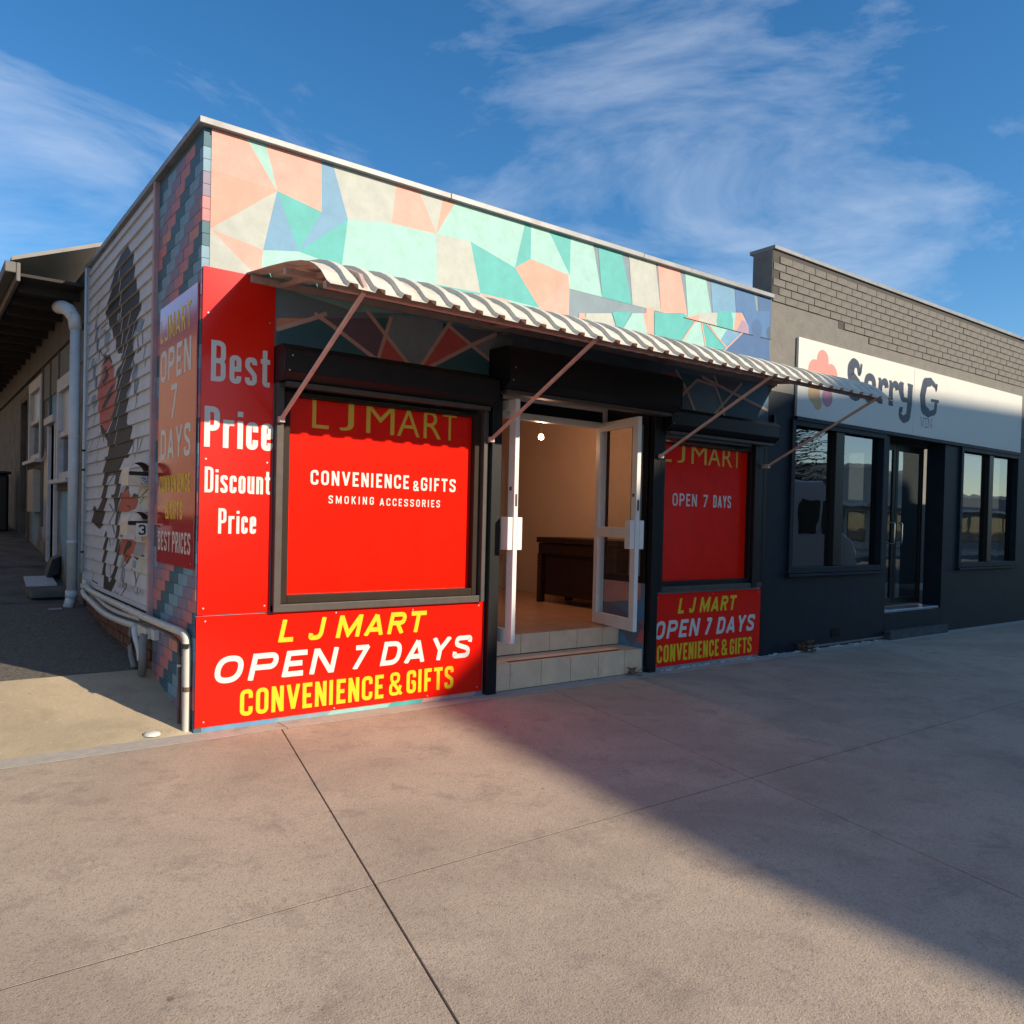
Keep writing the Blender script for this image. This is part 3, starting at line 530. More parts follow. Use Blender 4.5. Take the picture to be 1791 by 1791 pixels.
# scrawl on the lowest board
sc = MB(); random.seed(4)
y = 2.2
while y > 1.25:
    pts = [Vector((y+random.uniform(-.02, .02), .80+random.uniform(-.03, .03))) for _ in range(4)]
    strip(sc, pts, .006, False, paint('ink'), lambda u, v, e: (-.022-e, u, v), .004+y*.0004); y -= .055
sc.build('scrawl', shop)
# skirting below the boards, terracotta
TERR = mat('terracotta_base', (.16, .07, .045), .85, var=.35, vs=12, bump=.5, bs=40, dirt=(.04, .03, .025), ds=5)
mb = MB()
for i in range(18):
    a = 1.10+i*.152
    for r in range(6):
        zz = .22+r*.08
        mb.box(.0+random.uniform(0, .006), .05, a+(.07 if r % 2 else 0), a+.143+(.07 if r % 2 else 0), zz, zz+.07, TERR)
mb.box(.02, .06, 1.1, 3.86, .2, .72, DIRT)
mb.build('brick_base', shop, kind='stuff')
for a, b in ((1.16, 1.9), (1.905, 2.75), (2.755, 3.5)):
    B(-.02, .03, a, b, .50, .60, mat('skirt_cream', (.36, .31, .25), .7, var=.2, dirt=(.12, .09, .07), ds=4)).build('base_board', shop, bevel=.003)
B(-.03, .03, 1.15, 3.8, .675, .712, BOARD).build('sill_board', shop, bevel=.003)

# ---- big window with red film
def window(x0, x1, z0, z1, right=False):
    fw = .058
    wn = MB()
    xo0, xo1, zo0, zo1 = x0-fw, x1+fw, z0-fw, z1+.02
    for bx in ((xo0, x0, -.02, .06, zo0, zo1), (x1, xo1, -.02, .06, zo0, zo1), (x0, x1, -.02, .06, zo0, z0), (x0, x1, -.02, .06, z1, zo1)):
        wn.box(*bx, BLK if right else mat('dark_bronze', (.03, .02, .015), .5, var=.1, spec=.1))
    o = wn.build('window', shop, bevel=.004)
    p = B(x0, x1, .035, .045, z0, z1, REDF).build('window_film', o)
    return o, p
win1, film1 = window(.62, 2.20, .885, 2.272)
win2, film2 = window(4.43, 5.885, .875, 2.235, True)
mb = MB(); f = FR(.034)
for s_, a, b in (('L', .806, .935), ('J', 1.02, 1.135), ('M', 1.238, 1.478), ('A', 1.505, 1.705), ('R', 1.742, 1.905), ('T', 1.92, 2.053)):
    text_font(mb, s_, a, b, 2.072, 2.283, YELD, f, bold=-.004)
mb.build('lettering', win1)
mb = MB(); text_strokes(mb, 'CONVENIENCE', .802, 1.618, 1.667, 1.772, WHT, f, w=.47, t=.17, gap=.17)
text_strokes(mb, '&', 1.658, 1.706, 1.655, 1.733, WHT, f, w=.5, t=.16)
text_strokes(mb, 'GIFTS', 1.728, 2.056, 1.660, 1.763, WHT, f, w=.47, t=.17, gap=.17)
text_strokes(mb, 'SMOKING', .945, 1.315, 1.537, 1.594, WHT, f, w=.50, t=.16, gap=.34)
text_strokes(mb, 'ACCESSORIES', 1.366, 1.909, 1.533, 1.589, WHT, f, w=.50, t=.16, gap=.30)
mb.build('lettering', win1)
mb = MB(); 
k = (5.771-4.526)/(2.053-.806)
for s_, a, b in (('L', .806, .935), ('J', 1.02, 1.135), ('M', 1.238, 1.478), ('A', 1.505, 1.705), ('R', 1.742, 1.905), ('T', 1.92, 2.053)):
    text_font(mb, s_, 4.526+(a-.806)*k, 4.526+(b-.806)*k, 2.062, 2.256, YELD, f, bold=-.004)
text_strokes(mb, 'OPEN', 4.686, 5.06, 1.627, 1.754, WHT, f, w=.42, t=.15, gap=.15)
text_strokes(mb, '7', 5.165, 5.24, 1.627, 1.754, WHT, f, w=.4, t=.15)
text_strokes(mb, 'DAYS', 5.325, 5.622, 1.627, 1.756, WHT, f, w=.42, t=.15, gap=.13)
mb.build('lettering', win2)

# ---- roller shutters (box + guide rails), one per opening
def shutter(x0, x1, z0, z1, d, label, rails, zb):
    t = thing('roller_shutter', label, 'roller shutter', (x0, 0, z0), 'black roller shutters over the shop openings')
    c = .07
    prof = [(0, z0), (-d+c, z0), (-d, z0+c*.8), (-d, z1-c*.6), (-d+c*.8, z1), (0, z1)]
    MB().prism([(x0+.012, y-.005, z) for y, z in prof], (x1-x0-.024, 0, 0), BLK).build('shutter_box', t, bevel=.004)
    for a in (x0, x1-.01):
        MB().prism([(a, y*1.02-.002, z0-.004+(z-z0)*1.012) for y, z in prof], (.01, 0, 0), BLK).build('end_plate', t, bevel=.002)
    B(x0+.04, x1-.04, -d*.72, -d*.38, z0-.035, z0-.002, BRZ).build('bottom_bar', t, bevel=.004)
    for (a, b) in rails:
        B(a, b, -.062, -.004, zb, z0-.004, BLK if zb < .5 or x0 > 4 else BRZ).build('guide_rail', t, bevel=.004)
    screws(t, [(x0+.03, z0+.06), (x0+.05, z0+.16)], FR(-d-.004))
    return t
shutter(.50, 2.30, 2.355, 2.60, .20, 'long black roller shutter box above the big sunlit red window', ((.506, .558), (2.262, 2.30)), .775)
shutter(2.335, 4.40, 2.50, 2.84, .29, 'deep black roller shutter box above the open doorway, with two posts to the ground', ((2.345, 2.445), (4.295, 4.395)), .004)
shutter(4.42, 6.19, 2.35, 2.575, .155, 'black roller shutter box above the shaded right red window', ((4.40, 4.455), (5.90, 5.99)), .775)
# frame sills
for a, b in ((.506, 2.30), (4.40, 6.09)):
    B(a, b, -.05, -.004, .772, .826, BRZ).build('window_sill', shop, bevel=.004)
B(5.95, 6.12, -.012, -.001, .80, 2.34, BLK).build('side_cover_strip', shop); B(6.132, 6.192, -.010, -.001, .0, 2.34, BLK).build('side_cover_strip', shop)

# ---- doorway: steps, frame, leaves
st = MB(); st.box(2.455, 4.275, .012, .60, -.02, .205, GROUT); st.box(2.455, 4.275, .33, 1.0, .2, .395, GROUT)
steps = st.build('doorstep', shop)
def tiles_v(y, z0, z1, edges):
    for a, b in zip(edges, edges[1:]):
        B(a+.0025, b-.0025, y-.008, y+.004, z0+.003, z1-.002, TILE).build('tile', steps, bevel=.0015, segs=1)
tiles_v(.012, .0, .222, [2.456, 2.641, 2.988, 3.335, 3.683, 4.030, 4.272])
tiles_v(.33, .232, .412, [2.456, 2.664, 3.011, 3.355, 3.705, 4.050, 4.272])
for a, b in zip([2.456, 2.641, 2.988, 3.335, 3.683, 4.030], [2.641, 2.988, 3.335, 3.683, 4.030, 4.272]):
    B(a+.0025, b-.0025, .005, .318, .206, .228, TILE).build('tile', steps, bevel=.0015, segs=1)
for i in range(2):
    B(2.66, 4.02, .045+i*.03, .060+i*.03, .228, .2305, BLK).build('grip_strip', steps)
fl = MB(); fl.box(.2, 5.9, .62, 6, .38, .40, GROUT); fl.box(2.455, 4.275, .33, .63, .38, .399, GROUT)
floor = fl.build('floor', shop)
for i in range(17):
    for j in range(16):
        x = .22+i*.345; y = .335+j*.345
        if y < .62 and not (2.45 < x+.17 < 4.2): continue
        x0, x1 = max(x, 2.458) if y < .62 else x, min(x+.34, 4.27) if y < .62 else min(x+.34, 5.79)
        if x1-x0 < .05: continue
        B(x0, x1, y, y+.34, .401, .415, FTILE).build('floor_tile', floor)
rm = MB(); rm.box(5.80, 5.95, .23, 6.0, .40, 2.9, PLA); rm.box(.2, 5.8, 5.85, 6.0, .40, 2.9, PLA); rm.box(.2, .3, .23, 5.85, .40, 2.9, PLA)
rm.box(.2, 2.455, .222, .3, .4, 2.9, PLA); rm.box(4.85, 5.8, .222, .3, .4, 2.9, PLA)
rm.build('interior_wall', shop)
B(.2, 5.95, .60, 6.0, 2.9, 2.96, mat('ceiling_white', (.6, .5, .4), .8)).build('ceiling', shop)
# recess side walls (mural below, dark glazing above)
rs = MB(); rs.box(4.278, 4.30, .22, .60, .2, .86, REND); rs.box(4.277, 4.3, .0, .22, 0, .86, REND); B(2.43, 2.452, .0, .6, 0, 2.6, BRZ).build('recess_wall', shop)
rs.box(4.277, 4.30, 0, .60, .86, .93, BLK); rs.box(4.277, 4.3, .0, .07, .93, 2.62, BLK); rs.box(4.277, 4.30, .54, .60, .93, 2.62, BLK); rs.box(4.277, 4.3, .07, .54, 2.4, 2.62, BLK)
rc = rs.build('recess_wall', shop)
fx = lambda u, v, e=0: (4.2765-e, u, v)
mb = MB()
for k, pts in (('pink', [(0.05, .86), (.95, .86), (.95, .7), (.62, .62), (.05, .70)]), ('blue_lt', [(.0, .70), (.35, .60), (.1, .5), (0, .5)]), ('slate2', [(.35, .6), (.95, .72), (.95, .42), (.15, .22), (.0, .45)]), ('red', [(.0, .50), (.25, .40), (.05, .28), (0, .28)]), ('blue_lt', [(.0, .28), (.16, .24), (.36, .42), (.95, .4), (.95, .2), (.1, .0), (0, 0)]), ('slate', [(.5, .45), (.95, .6), (.95, .38)])):
    P = clipbox(pts, 0, .60, 0, .86)
    if P: poly(mb, P, paint(k), fx, .0004*len(pts))
mb.build('painted_mural', rc)
DG = glass('door_glass', (.95, .96, .95), 1.5)
B(4.285, 4.29, .07, .54, .93, 2.4, glass('side_glass', (.93, .93, .93), 1.5)).build('side_pane', shop)
# frame in the recess
YF = .56
fr = MB()
fr.box(2.455, 2.50, YF, YF+.08, .415, 2.60, ALU); fr.box(4.232, 4.277, YF, YF+.08, .415, 2.60, ALU)
fr.box(2.50, 4.232, YF, YF+.08, 2.565, 2.60, ALU); fr.box(2.50, 4.232, YF, YF+.08, 2.395, 2.455, ALU)
dfr = fr.build('door_frame', shop, bevel=.003)
B(2.50, 4.232, YF+.03, YF+.04, 2.455, 2.565, BLK).build('transom_panel', dfr)
nb = MB()
for i, ch in enumerate('280'):
    a = 2.93+i*.047; nb.face([(a, YF-.002, 2.458), (a+.04, YF-.002, 2.458), (a+.04, YF-.002, 2.515), (a, YF-.002, 2.515)], BLK)
    strip(nb, [Vector((a+.002, 2.46)), Vector((a+.038, 2.46)), Vector((a+.038, 2.513)), Vector((a+.002, 2.513))], .005, True, ALU, FR(YF-.003), .0002)
    text_strokes(nb, ch, a+.009, a+.031, 2.465, 2.508, WHT, FR(YF-.003), w=.5, t=.2)
nb.build('house_number', dfr)
def leaf(h, fr_, lab, flip, zb=.425, zt=2.44):
    """door leaf between hinge h and free edge fr_ (x, y)"""
    hx, hy = h; dx, dy = fr_[0]-hx, fr_[1]-hy; Wd = math.hypot(dx, dy); ux, uy = dx/Wd, dy/Wd; nx, ny = -uy, ux; T = .042
    def bx(a, b, z0, z1, M, t0=0, t1=T):
        return [(hx+ux*u+nx*t, hy+uy*u+ny*t, z0) for u, t in ((a, t0), (b, t0), (b, t1), (a, t1))]
    mb = MB()
    for a, b, z0, z1 in ((0, .075, zb, zt), (Wd-.085, Wd, zb, zt), (.075, Wd-.085, zb, zb+.115), (.075, Wd-.085, zt-.085, zt), (.075, Wd-.085, 1.30, 1.40)):
        mb.prism(bx(a, b, z0, z1, ALU), (0, 0, z1-z0), ALU)
    o = mb.build('door', shop, bevel=.003, label=lab)
    g_ = MB(); g_.prism(bx(.075, Wd-.085, zb+.115, 1.30, DG, T*.42, T*.58), (0, 0, 1.30-zb-.115), DG); g_.prism(bx(.075, Wd-.085, 1.4, zt-.085, DG, T*.42, T*.58), (0, 0, zt-.085-1.4), DG)
    g_.build('glass_pane', o)
    for t0, t1 in ((-.055, -.004), (T+.004, T+.055)):
        h_ = MB(); h_.prism(bx(Wd-.10, Wd-.005, 1.2, 1.48, ALU, t0, t1), (0, 0, .27), ALU)
        hh = h_.build('handle', o, bevel=.005)
        s_ = MB(); s_.prism([(p[0], p[1], 1.22) for p in bx(Wd-.06, Wd-.03, 0, 0, ALU, min(abs(t0), .0) if t0 < 0 else T-.002, 0 if t0 < 0 else t0+.002)] if False else bx(Wd-.06, Wd-.03, 0, 0, ALU, t0, t1), (0, 0, .01), ALU) if False else None
    lk = MB(); lk.prism([(x_, y_, 1.56) for x_, y_, _ in bx(Wd-.002, Wd+.004, 0, 0, BRZ, .012, .030)], (0, 0, .10), BRZ); lk.prism([(x_, y_, 1.69) for x_, y_, _ in bx(Wd-.06, Wd-.035, 0, 0, BRZ, -.006, 0)], (0, 0, .03), BRZ)
    lk.build('lock', o)
    return o
leaf((2.505, .58), (2.50, -.17), 'left white aluminium glass door swung open', False)
leaf((4.165, .60), (3.985, -.13), 'right white aluminium glass door swung open', True)

# =====================================================================
# SIGNS
# =====================================================================
def plate(nm, lab, x0, x1, z0, z1, M=RED, side=False):
    if not side:
        t = thing(nm, lab, 'sign', ((x0+x1)/2, -.01, z0)); B(x0, x1, -.012, -.005, z0, z1, M).build('sign_panel', t, bevel=.0012, segs=1)
    else:
        t = thing(nm, lab, 'sign', (-.01, (x0+x1)/2, z0)); B(-.014, -.006, x0, x1, z0, z1, M).build('sign_panel', t, bevel=.0012, segs=1)
    return t
fs = FR(-.0125)
s1 = plate('shop_sign', 'wide red sign under the big window, yellow and white lettering OPEN 7 DAYS', .004, 2.335, .034, .768)
mb = MB(); text_it(mb, 'L', .563, .705, .558, .716, YEL)
text_it(mb, 'J', .783, .928, .558, .718, YEL)
text_it(mb, 'MART', 1.0, 1.782, .558, .722, YEL); mb.build('lettering', s1)
mb = MB(); text_it(mb, 'OPEN', .111, 1.030, .312, .494, WHT); text_it(mb, '7', 1.135, 1.290, .318, .493, WHT)
text_it(mb, 'DAYS', 1.371, 2.230, .322, .502, WHT); mb.build('lettering', s1)
mb = MB(); text_strokes(mb, 'CONVENIENCE', .303, 1.407, .076, .256, YEL, fs, w=.40, t=.16, gap=.10); text_strokes(mb, '&', 1.456, 1.564, .085, .262, YEL, fs, w=.4, t=.14)
text_strokes(mb, 'GIFTS', 1.609, 2.046, .086, .265, YEL, fs, w=.40, t=.16, gap=.10); mb.build('lettering', s1)
screws(s1, [(.06, .735), (1.0, .745), (1.65, .735), (2.28, .74), (.06, .07), (1.0, .05), (1.8, .05), (2.28, .07)], FR(-.0125))
s2 = plate('shop_sign', 'shaded red OPEN 7 DAYS sign below the right window, lilac and gold letters', 4.402, 6.13, .030, .752)
mb = MB(); text_it(mb, 'L', 4.754, 4.875, .545, .70, YEL); text_it(mb, 'J', 4.923, 5.038, .545, .70, YEL)
text_it(mb, 'MART', 5.089, 5.71, .542, .698, YEL); mb.build('lettering', s2)
mb = MB(); text_it(mb, 'OPEN', 4.408, 5.113, .305, .484, WHT); text_it(mb, '7', 5.188, 5.310, .305, .48, WHT)
text_it(mb, 'DAYS', 5.372, 6.05, .300, .476, WHT); mb.build('lettering', s2)
mb = MB(); text_strokes(mb, 'CONVENIENCE', 4.462, 5.423, .070, .245, YEL, fs, w=.40, t=.16, gap=.10); text_strokes(mb, '&', 5.469, 5.563, .066, .236, YEL, fs, w=.4, t=.14)
text_strokes(mb, 'GIFTS', 5.611, 5.992, .062, .232, YEL, fs, w=.40, t=.16, gap=.10); mb.build('lettering', s2)
screws(s2, [(4.45, .72), (5.3, .73), (6.08, .72), (4.45, .06), (5.3, .05), (6.08, .06)], FR(-.0125))
s3 = plate('shop_sign', 'tall red Best Price panel at the building corner, half in awning shade', .008, .497, .776, 3.05)
mb = MB()
text_strokes(mb, 'Best', .068, .468, 2.312, 2.580, WHT, fs, w=.37, t=.122, gap=.10); mb.build('lettering', s3)
mb = MB(); text_strokes(mb, 'Price', .032, .498, 1.880, 2.146, WHT, fs, w=.38, t=.14, gap=.085); mb.build('lettering', s3)
mb = MB(); text_strokes(mb, 'Discount', .040, .487, 1.582, 1.750, WHT, fs, w=.335, t=.118, gap=.08); mb.build('lettering', s3)
mb = MB(); text_strokes(mb, 'Price', .134, .391, 1.312, 1.480, WHT, fs, w=.335, t=.118, gap=.09); mb.build('lettering', s3)
screws(s3, [(.045, 1.80), (.46, 1.80), (.045, .82), (.46, .82), (.045, 2.75), (.46, 2.75)], FR(-.0125))
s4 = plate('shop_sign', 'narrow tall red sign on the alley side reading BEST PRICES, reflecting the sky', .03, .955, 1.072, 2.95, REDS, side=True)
fd = SD(-.0145)
mb = MB(); text_strokes(mb, 'LJMART', -.93, -.16, 2.69, 2.86, YEL, fd, w=.42, t=.14, gap=.16); mb.build('lettering', s4)
mb = MB(); text_strokes(mb, 'OPEN', -.915, -.145, 2.395, 2.625, WHT, fd, w=.66, t=.17, gap=.20); text_strokes(mb, '7', -.62, -.455, 2.110, 2.350, WHT, fd, w=.6, t=.16)
text_strokes(mb, 'DAYS', -.88, -.128, 1.828, 2.048, WHT, fd, w=.66, t=.17, gap=.20); mb.build('lettering', s4)
mb = MB(); text_strokes(mb, 'CONVENIENCE', -.895, -.115, 1.586, 1.710, YEL, fd, w=.5, t=.17, gap=.14); text_strokes(mb, '&', -.722, -.63, 1.396, 1.520, YEL, fd, w=.5, t=.16)
text_strokes(mb, 'GIFTS', -.59, -.295, 1.397, 1.520, YEL, fd, w=.42, t=.17, gap=.14); mb.build('lettering', s4)
mb = MB(); text_strokes(mb, 'BEST', -.914, -.58, 1.165, 1.306, WHT, fd, w=.42, t=.15, gap=.14); text_strokes(mb, 'PRICES', -.53, -.092, 1.165, 1.310, WHT, fd, w=.42, t=.15, gap=.14); mb.build('lettering', s4)
screws(s4, [(-.07, 1.11), (-.92, 1.11), (-.07, 2.0), (-.92, 2.0)], fd)

# =====================================================================
# AWNING
# =====================================================================
aw = thing('awning', 'long bullnose awning of ribbed cream metal sheet running over the shopfront', 'awning', (3.3, 0, 2.7))
PR = [(-1.300, 2.702), (-1.255, 2.728), (-1.217, 2.764), (-1.18, 2.800), (-1.135, 2.830), (-1.085, 2.858), (-1.015, 2.890), (-.90, 2.925), (-.70, 2.966), (-.40, 3.012), (-.004, 3.065)]
AX0, AX1 = .30, 6.33
mb = MB(); xsn = []; p = .1705; x = AX0
while x < AX1-.01:
    for dx, h in ((0, 0), (.102, 0), (.110, .025), (.1625, .025)):
        if x+dx <= AX1: xsn.append((x+dx, h))
    x += p
xsn.append((AX1, 0)); nP = len(PR); kk = mb.mi(CREAM)
for (x, h) in xsn:
    h = h*random.uniform(.9, 1.1)+random.uniform(-.0012, .0012)
    for j, (y, z) in enumerate(PR):
        a = PR[max(j-1, 0)]; b = PR[min(j+1, nP-1)]; ty, tz = b[0]-a[0], b[1]-a[1]; l = math.hypot(ty, tz)
        mb.v.append((x, y-tz/l*h, z+ty/l*h))
for i in range(len(xsn)-1):
    for j in range(nP-1):
        a = i*nP+j; mb.f.append((a, a+nP, a+nP+1, a+1)); mb.m.append(kk)
sh = mb.build('roof_sheet', aw); sm = sh.modifiers.new('thick', 'SOLIDIFY'); sm.thickness = .0025; sm.offset = -1
UND = mat('bounce_tinted_beam', (.42, .30, .26), .6, var=.15, vs=6)  # beam colour carries the warm pinkish bounce light from below
for (y0, y1, z0, z1) in ((-1.205, -1.165, 2.705, 2.745), (-.62, -.58, 2.915, 2.955), (-.04, -.003, 3.00, 3.045)):
    B(AX0+.02, AX1-.02, y0, y1, z0, z1, UND).build('beam', aw, bevel=.003)
for x in (.53, 2.32, 4.37, 6.09):
    r = MB(); pts = [(-.004, 3.0), (-.4, 2.955), (-.8, 2.905), (-1.05, 2.855), (-1.2, 2.79), (-1.27, 2.70)]
    for (ya, za), (yb, zb) in zip(pts, pts[1:]):
        r.prism([(x-.012, ya, za), (x-.012, yb, zb), (x-.012, yb, zb+.03), (x-.012, ya, za+.03)], (.024, 0, 0), UND)
    r.build('rafter', aw)
    b = MB(); b.tube([(x, -.085, 2.102), (x, -1.255, 2.705)], .0145, BRC, 4); b.build('brace', aw)
    k = MB(); k.box(x-.02, x+.02, -.10, -.004, 2.075, 2.117, BRC); k.build('brace_bracket', aw, bevel=.003)

# =====================================================================
# INTERIOR THINGS
# =====================================================================
BP = Vector((4.31, 1.64, 2.415))
lb = thing('pendant_bulb', 'bare lit bulb hanging on a short cord inside the doorway', 'light bulb', (BP.x, BP.y, BP.z-.06))
MB().tube([(BP.x, BP.y, BP.z+.04), (BP.x, BP.y, 2.90)], .004, WHT, 6).build('cord', lb)
MB().lathe((BP.x, BP.y, BP.z), [(.0, .06), (.016, .06), (.018, .02), (.02, .012)], mat('lamp_holder', (.45, .38, .2), .5), 14).build('lamp_holder', lb)
EM, t_, b_ = _new('lit_bulb'); b_.inputs['Emission Color'].default_value = (1, .78, .45, 1); b_.inputs['Emission Strength'].default_value = 7; b_.inputs['Base Color'].default_value = (.9, .8, .6, 1)
MB().lathe((BP.x, BP.y, BP.z), [(.018, .014), (.028, -.004), (.033, -.022), (.028, -.040), (.015, -.05), (0, -.053)], EM, 20).build('bulb', lb, smooth=True)
pl = bpy.data.lights.new('bulb_light', 'POINT'); pl.energy = 23; pl.color = (1, .56, .33); pl.shadow_soft_size = .05
po = bpy.data.objects.new('bulb_light', pl); COL.objects.link(po); po.parent = lb; po.location = (0, 0, -.06)
cb = thing('counter', 'dark carved wooden counter standing inside beyond the right door', 'counter', (5.2, 1.8, .415))
x0, x1, y0, y1 = 5.0, 5.55, .95, 2.45
B(x0-.02, x1+.02, y0-.02, y1+.02, 1.17, 1.24, WOOD).build('counter_top', cb, bevel=.006)
B(x0, x1, y0, y1, 1.03, 1.165, WOOD).build('apron', cb, bevel=.004)
for yy in (y1-.06, y0):
    for xx in (x0-.005, x1-.07):
        B(xx, xx+.08, yy, yy+.07, .415, 1.03, WOOD).build('leg', cb, bevel=.004)
B(x0+.03, x1-.03, y0+.08, y1-.1, .52, 1.03, WOOD).build('front_panel', cb, bevel=.003)
for i in range(14):
    MB().prism([(x0-.012, y1-.055, .46+i*.04), (x0-.012, y1-.0, .475+i*.04), (x0-.012, y1, .49+i*.04), (x0-.012, y1-.055, .475+i*.04)], (.008, 0, 0), mat('carving_wood', (.09, .035, .02), .4)).build('carving', cb)
B(x0-.012, x0-.002, 1.63, 1.65, 1.08, 1.1, mat('brass', (.5, .4, .2), .3, 1.0)).build('knob', cb)

# =====================================================================
# ALLEY SIDE: pipes, letterboxes
# =====================================================================
PVC = mat('painted_pvc', (.52, .53, .54), .45, var=.1, vs=8, dirt=(.3, .22, .15), ds=6, dirt_lo=.6)
PVC2 = mat('cream_pvc', (.55, .52, .45), .45, var=.1, vs=8, dirt=(.25, .18, .12), ds=9, dirt_lo=.58)
RUST = mat('rusty_pipe', (.10, .06, .045), .7, var=.4, vs=20)
dp = thing('downpipe', 'thick pale grey downpipe at the end of the weatherboards with a curved head', 'downpipe', (-.12, 3.93, .45))
MB().tube([(-.12, 3.93, .56), (-.12, 3.93, 3.36)], .052, PVC, 20).build('pipe', dp, smooth=True)
MB().tube([(-.12, 3.93, 3.32), (-.13, 3.95, 3.44), (-.17, 4.02, 3.53), (-.21, 4.14, 3.58), (-.22, 4.35, 3.62)], [.062, .066, .07, .07, .07], PVC, 18).build('elbow', dp, smooth=True)
MB().tube([(-.12, 3.93, .52), (-.12, 3.93, .60)], .062, PVC, 20).build('collar', dp, smooth=True)
MB().tube([(-.12, 3.93, .55), (-.16, 3.90, .42)], .05, PVC, 16).build('outlet', dp, smooth=True)
for z in (1.1, 2.2):
    MB().tube([(-.12, 3.93, z), (-.12, 3.93, z+.025)], .057, PVC, 18).build('bracket', dp)
cp = thing('conduit', 'thin pale conduit running up beside the thick downpipe', 'conduit', (-.05, 3.80, .75))
MB().tube([(-.05, 3.79, .80), (-.05, 3.79, 3.94)], .014, PVC, 10).build('pipe', cp, smooth=True)
for z in (1.85, 2.05, 1.0):
    MB().tube([(-.05, 3.79, z), (-.05, 3.79, z+.02)], .017, BLK, 10).build('clip', cp)
def smoothpath(pts, it=2):
    P = [Vector(p) for p in pts]
    for _ in range(it):
        Q = [P[0]]
        for a, b in zip(P, P[1:]): Q += [a*.75+b*.25, a*.25+b*.75]
        Q.append(P[-1]); P = Q
    return P
wp = thing('waste_pipe', 'upper pale waste pipe along the brick pier, bending down at the corner', 'pipe', (-.07, .05, .0))
A_ = D['pipeA']; path = [(-.075, y, z) for y, z in A_[:7]]
path = path[:5]+[(-.060, .35, .653), (-.045, .14, .652), (-.036, .075, .625), (-.032, .064, .56), (-.030, .062, .3), (-.030, .060, -.01)]
MB().tube(smoothpath(path, 2), .026, PVC2, 14).build('pipe', wp, smooth=True)
for y in (1.6, 1.02): MB().tube([(-.075, y, .6525), (-.075, y-.022, .6525)], .0295, PVC2, 14).build('coupling', wp, smooth=True)
MB().tube([(-.030, .062, .30), (-.030, .062, .27)], .031, RUST, 12).build('clamp', wp)
MB().box(-.064, -.03, .03, .055, .555, .585, BLK).build('clip', wp)
w2 = thing('waste_pipe', 'lower pale twin waste pipe sagging under the weatherboards', 'pipe', (-.09, 2.0, .5))
pb = [(-.10, y, z) for y, z in D['pipeB']]
MB().tube(smoothpath(pb, 2), .026, PVC2, 12).build('pipe', w2, smooth=True)
MB().tube(smoothpath([(-.05, y+.05, z+.045) for _, y, z in [(0, *q) for q in D['pipeB'][2:]]], 2), .020, PVC, 12).build('pipe', w2, smooth=True)
MB().tube(smoothpath([(-.10, *q) for q in D['pipeB2']]+[(-.10, 1.20, .24)], 1), .024, mat('grey_pipe', (.2, .19, .18), .6), 12).build('pipe', w2, smooth=True)
w3 = thing('waste_pipe', 'short curved pale pipe dropping to the ground between two grey stubs', 'pipe', (-.1, 1.1, .25))
MB().tube(smoothpath([(-.10, *q) for q in D['pipeC']], 2), .022, PVC, 12).build('pipe', w3, smooth=True)
w4 = thing('drain_stub', 'straight dirty grey drain stub beside the brick pier', 'pipe', (-.09, .99, .2))
MB().tube([(-.09, .975, .53), (-.09, 1.0, .22)], .03, MC['grey_pipe'], 12).build('pipe', w4, smooth=True)
w5 = thing('gas_pipe', 'thin dark rusty pipe bending down the painted bricks', 'pipe', (-.05, .18, .05))
MB().tube(smoothpath([(-.045, *q) for q in D['pipeE'][:4]]+[(-.045, .18, .55), (-.045, .178, .1), (-.045, .178, .0)], 2), .012, RUST, 10).build('pipe', w5, smooth=True)
MB().tube([(-.045, .178, .43), (-.045, .178, .415)], .018, PVC2, 10).build('clip', w5)
B(-.085, -.002, .962, 1.28, .49, .575, PVC2).build('junction_box', w5, bevel=.006)
B(-.05, -.002, .86, .94, .492, .572, PVC).build('junction_box', w5, bevel=.008)
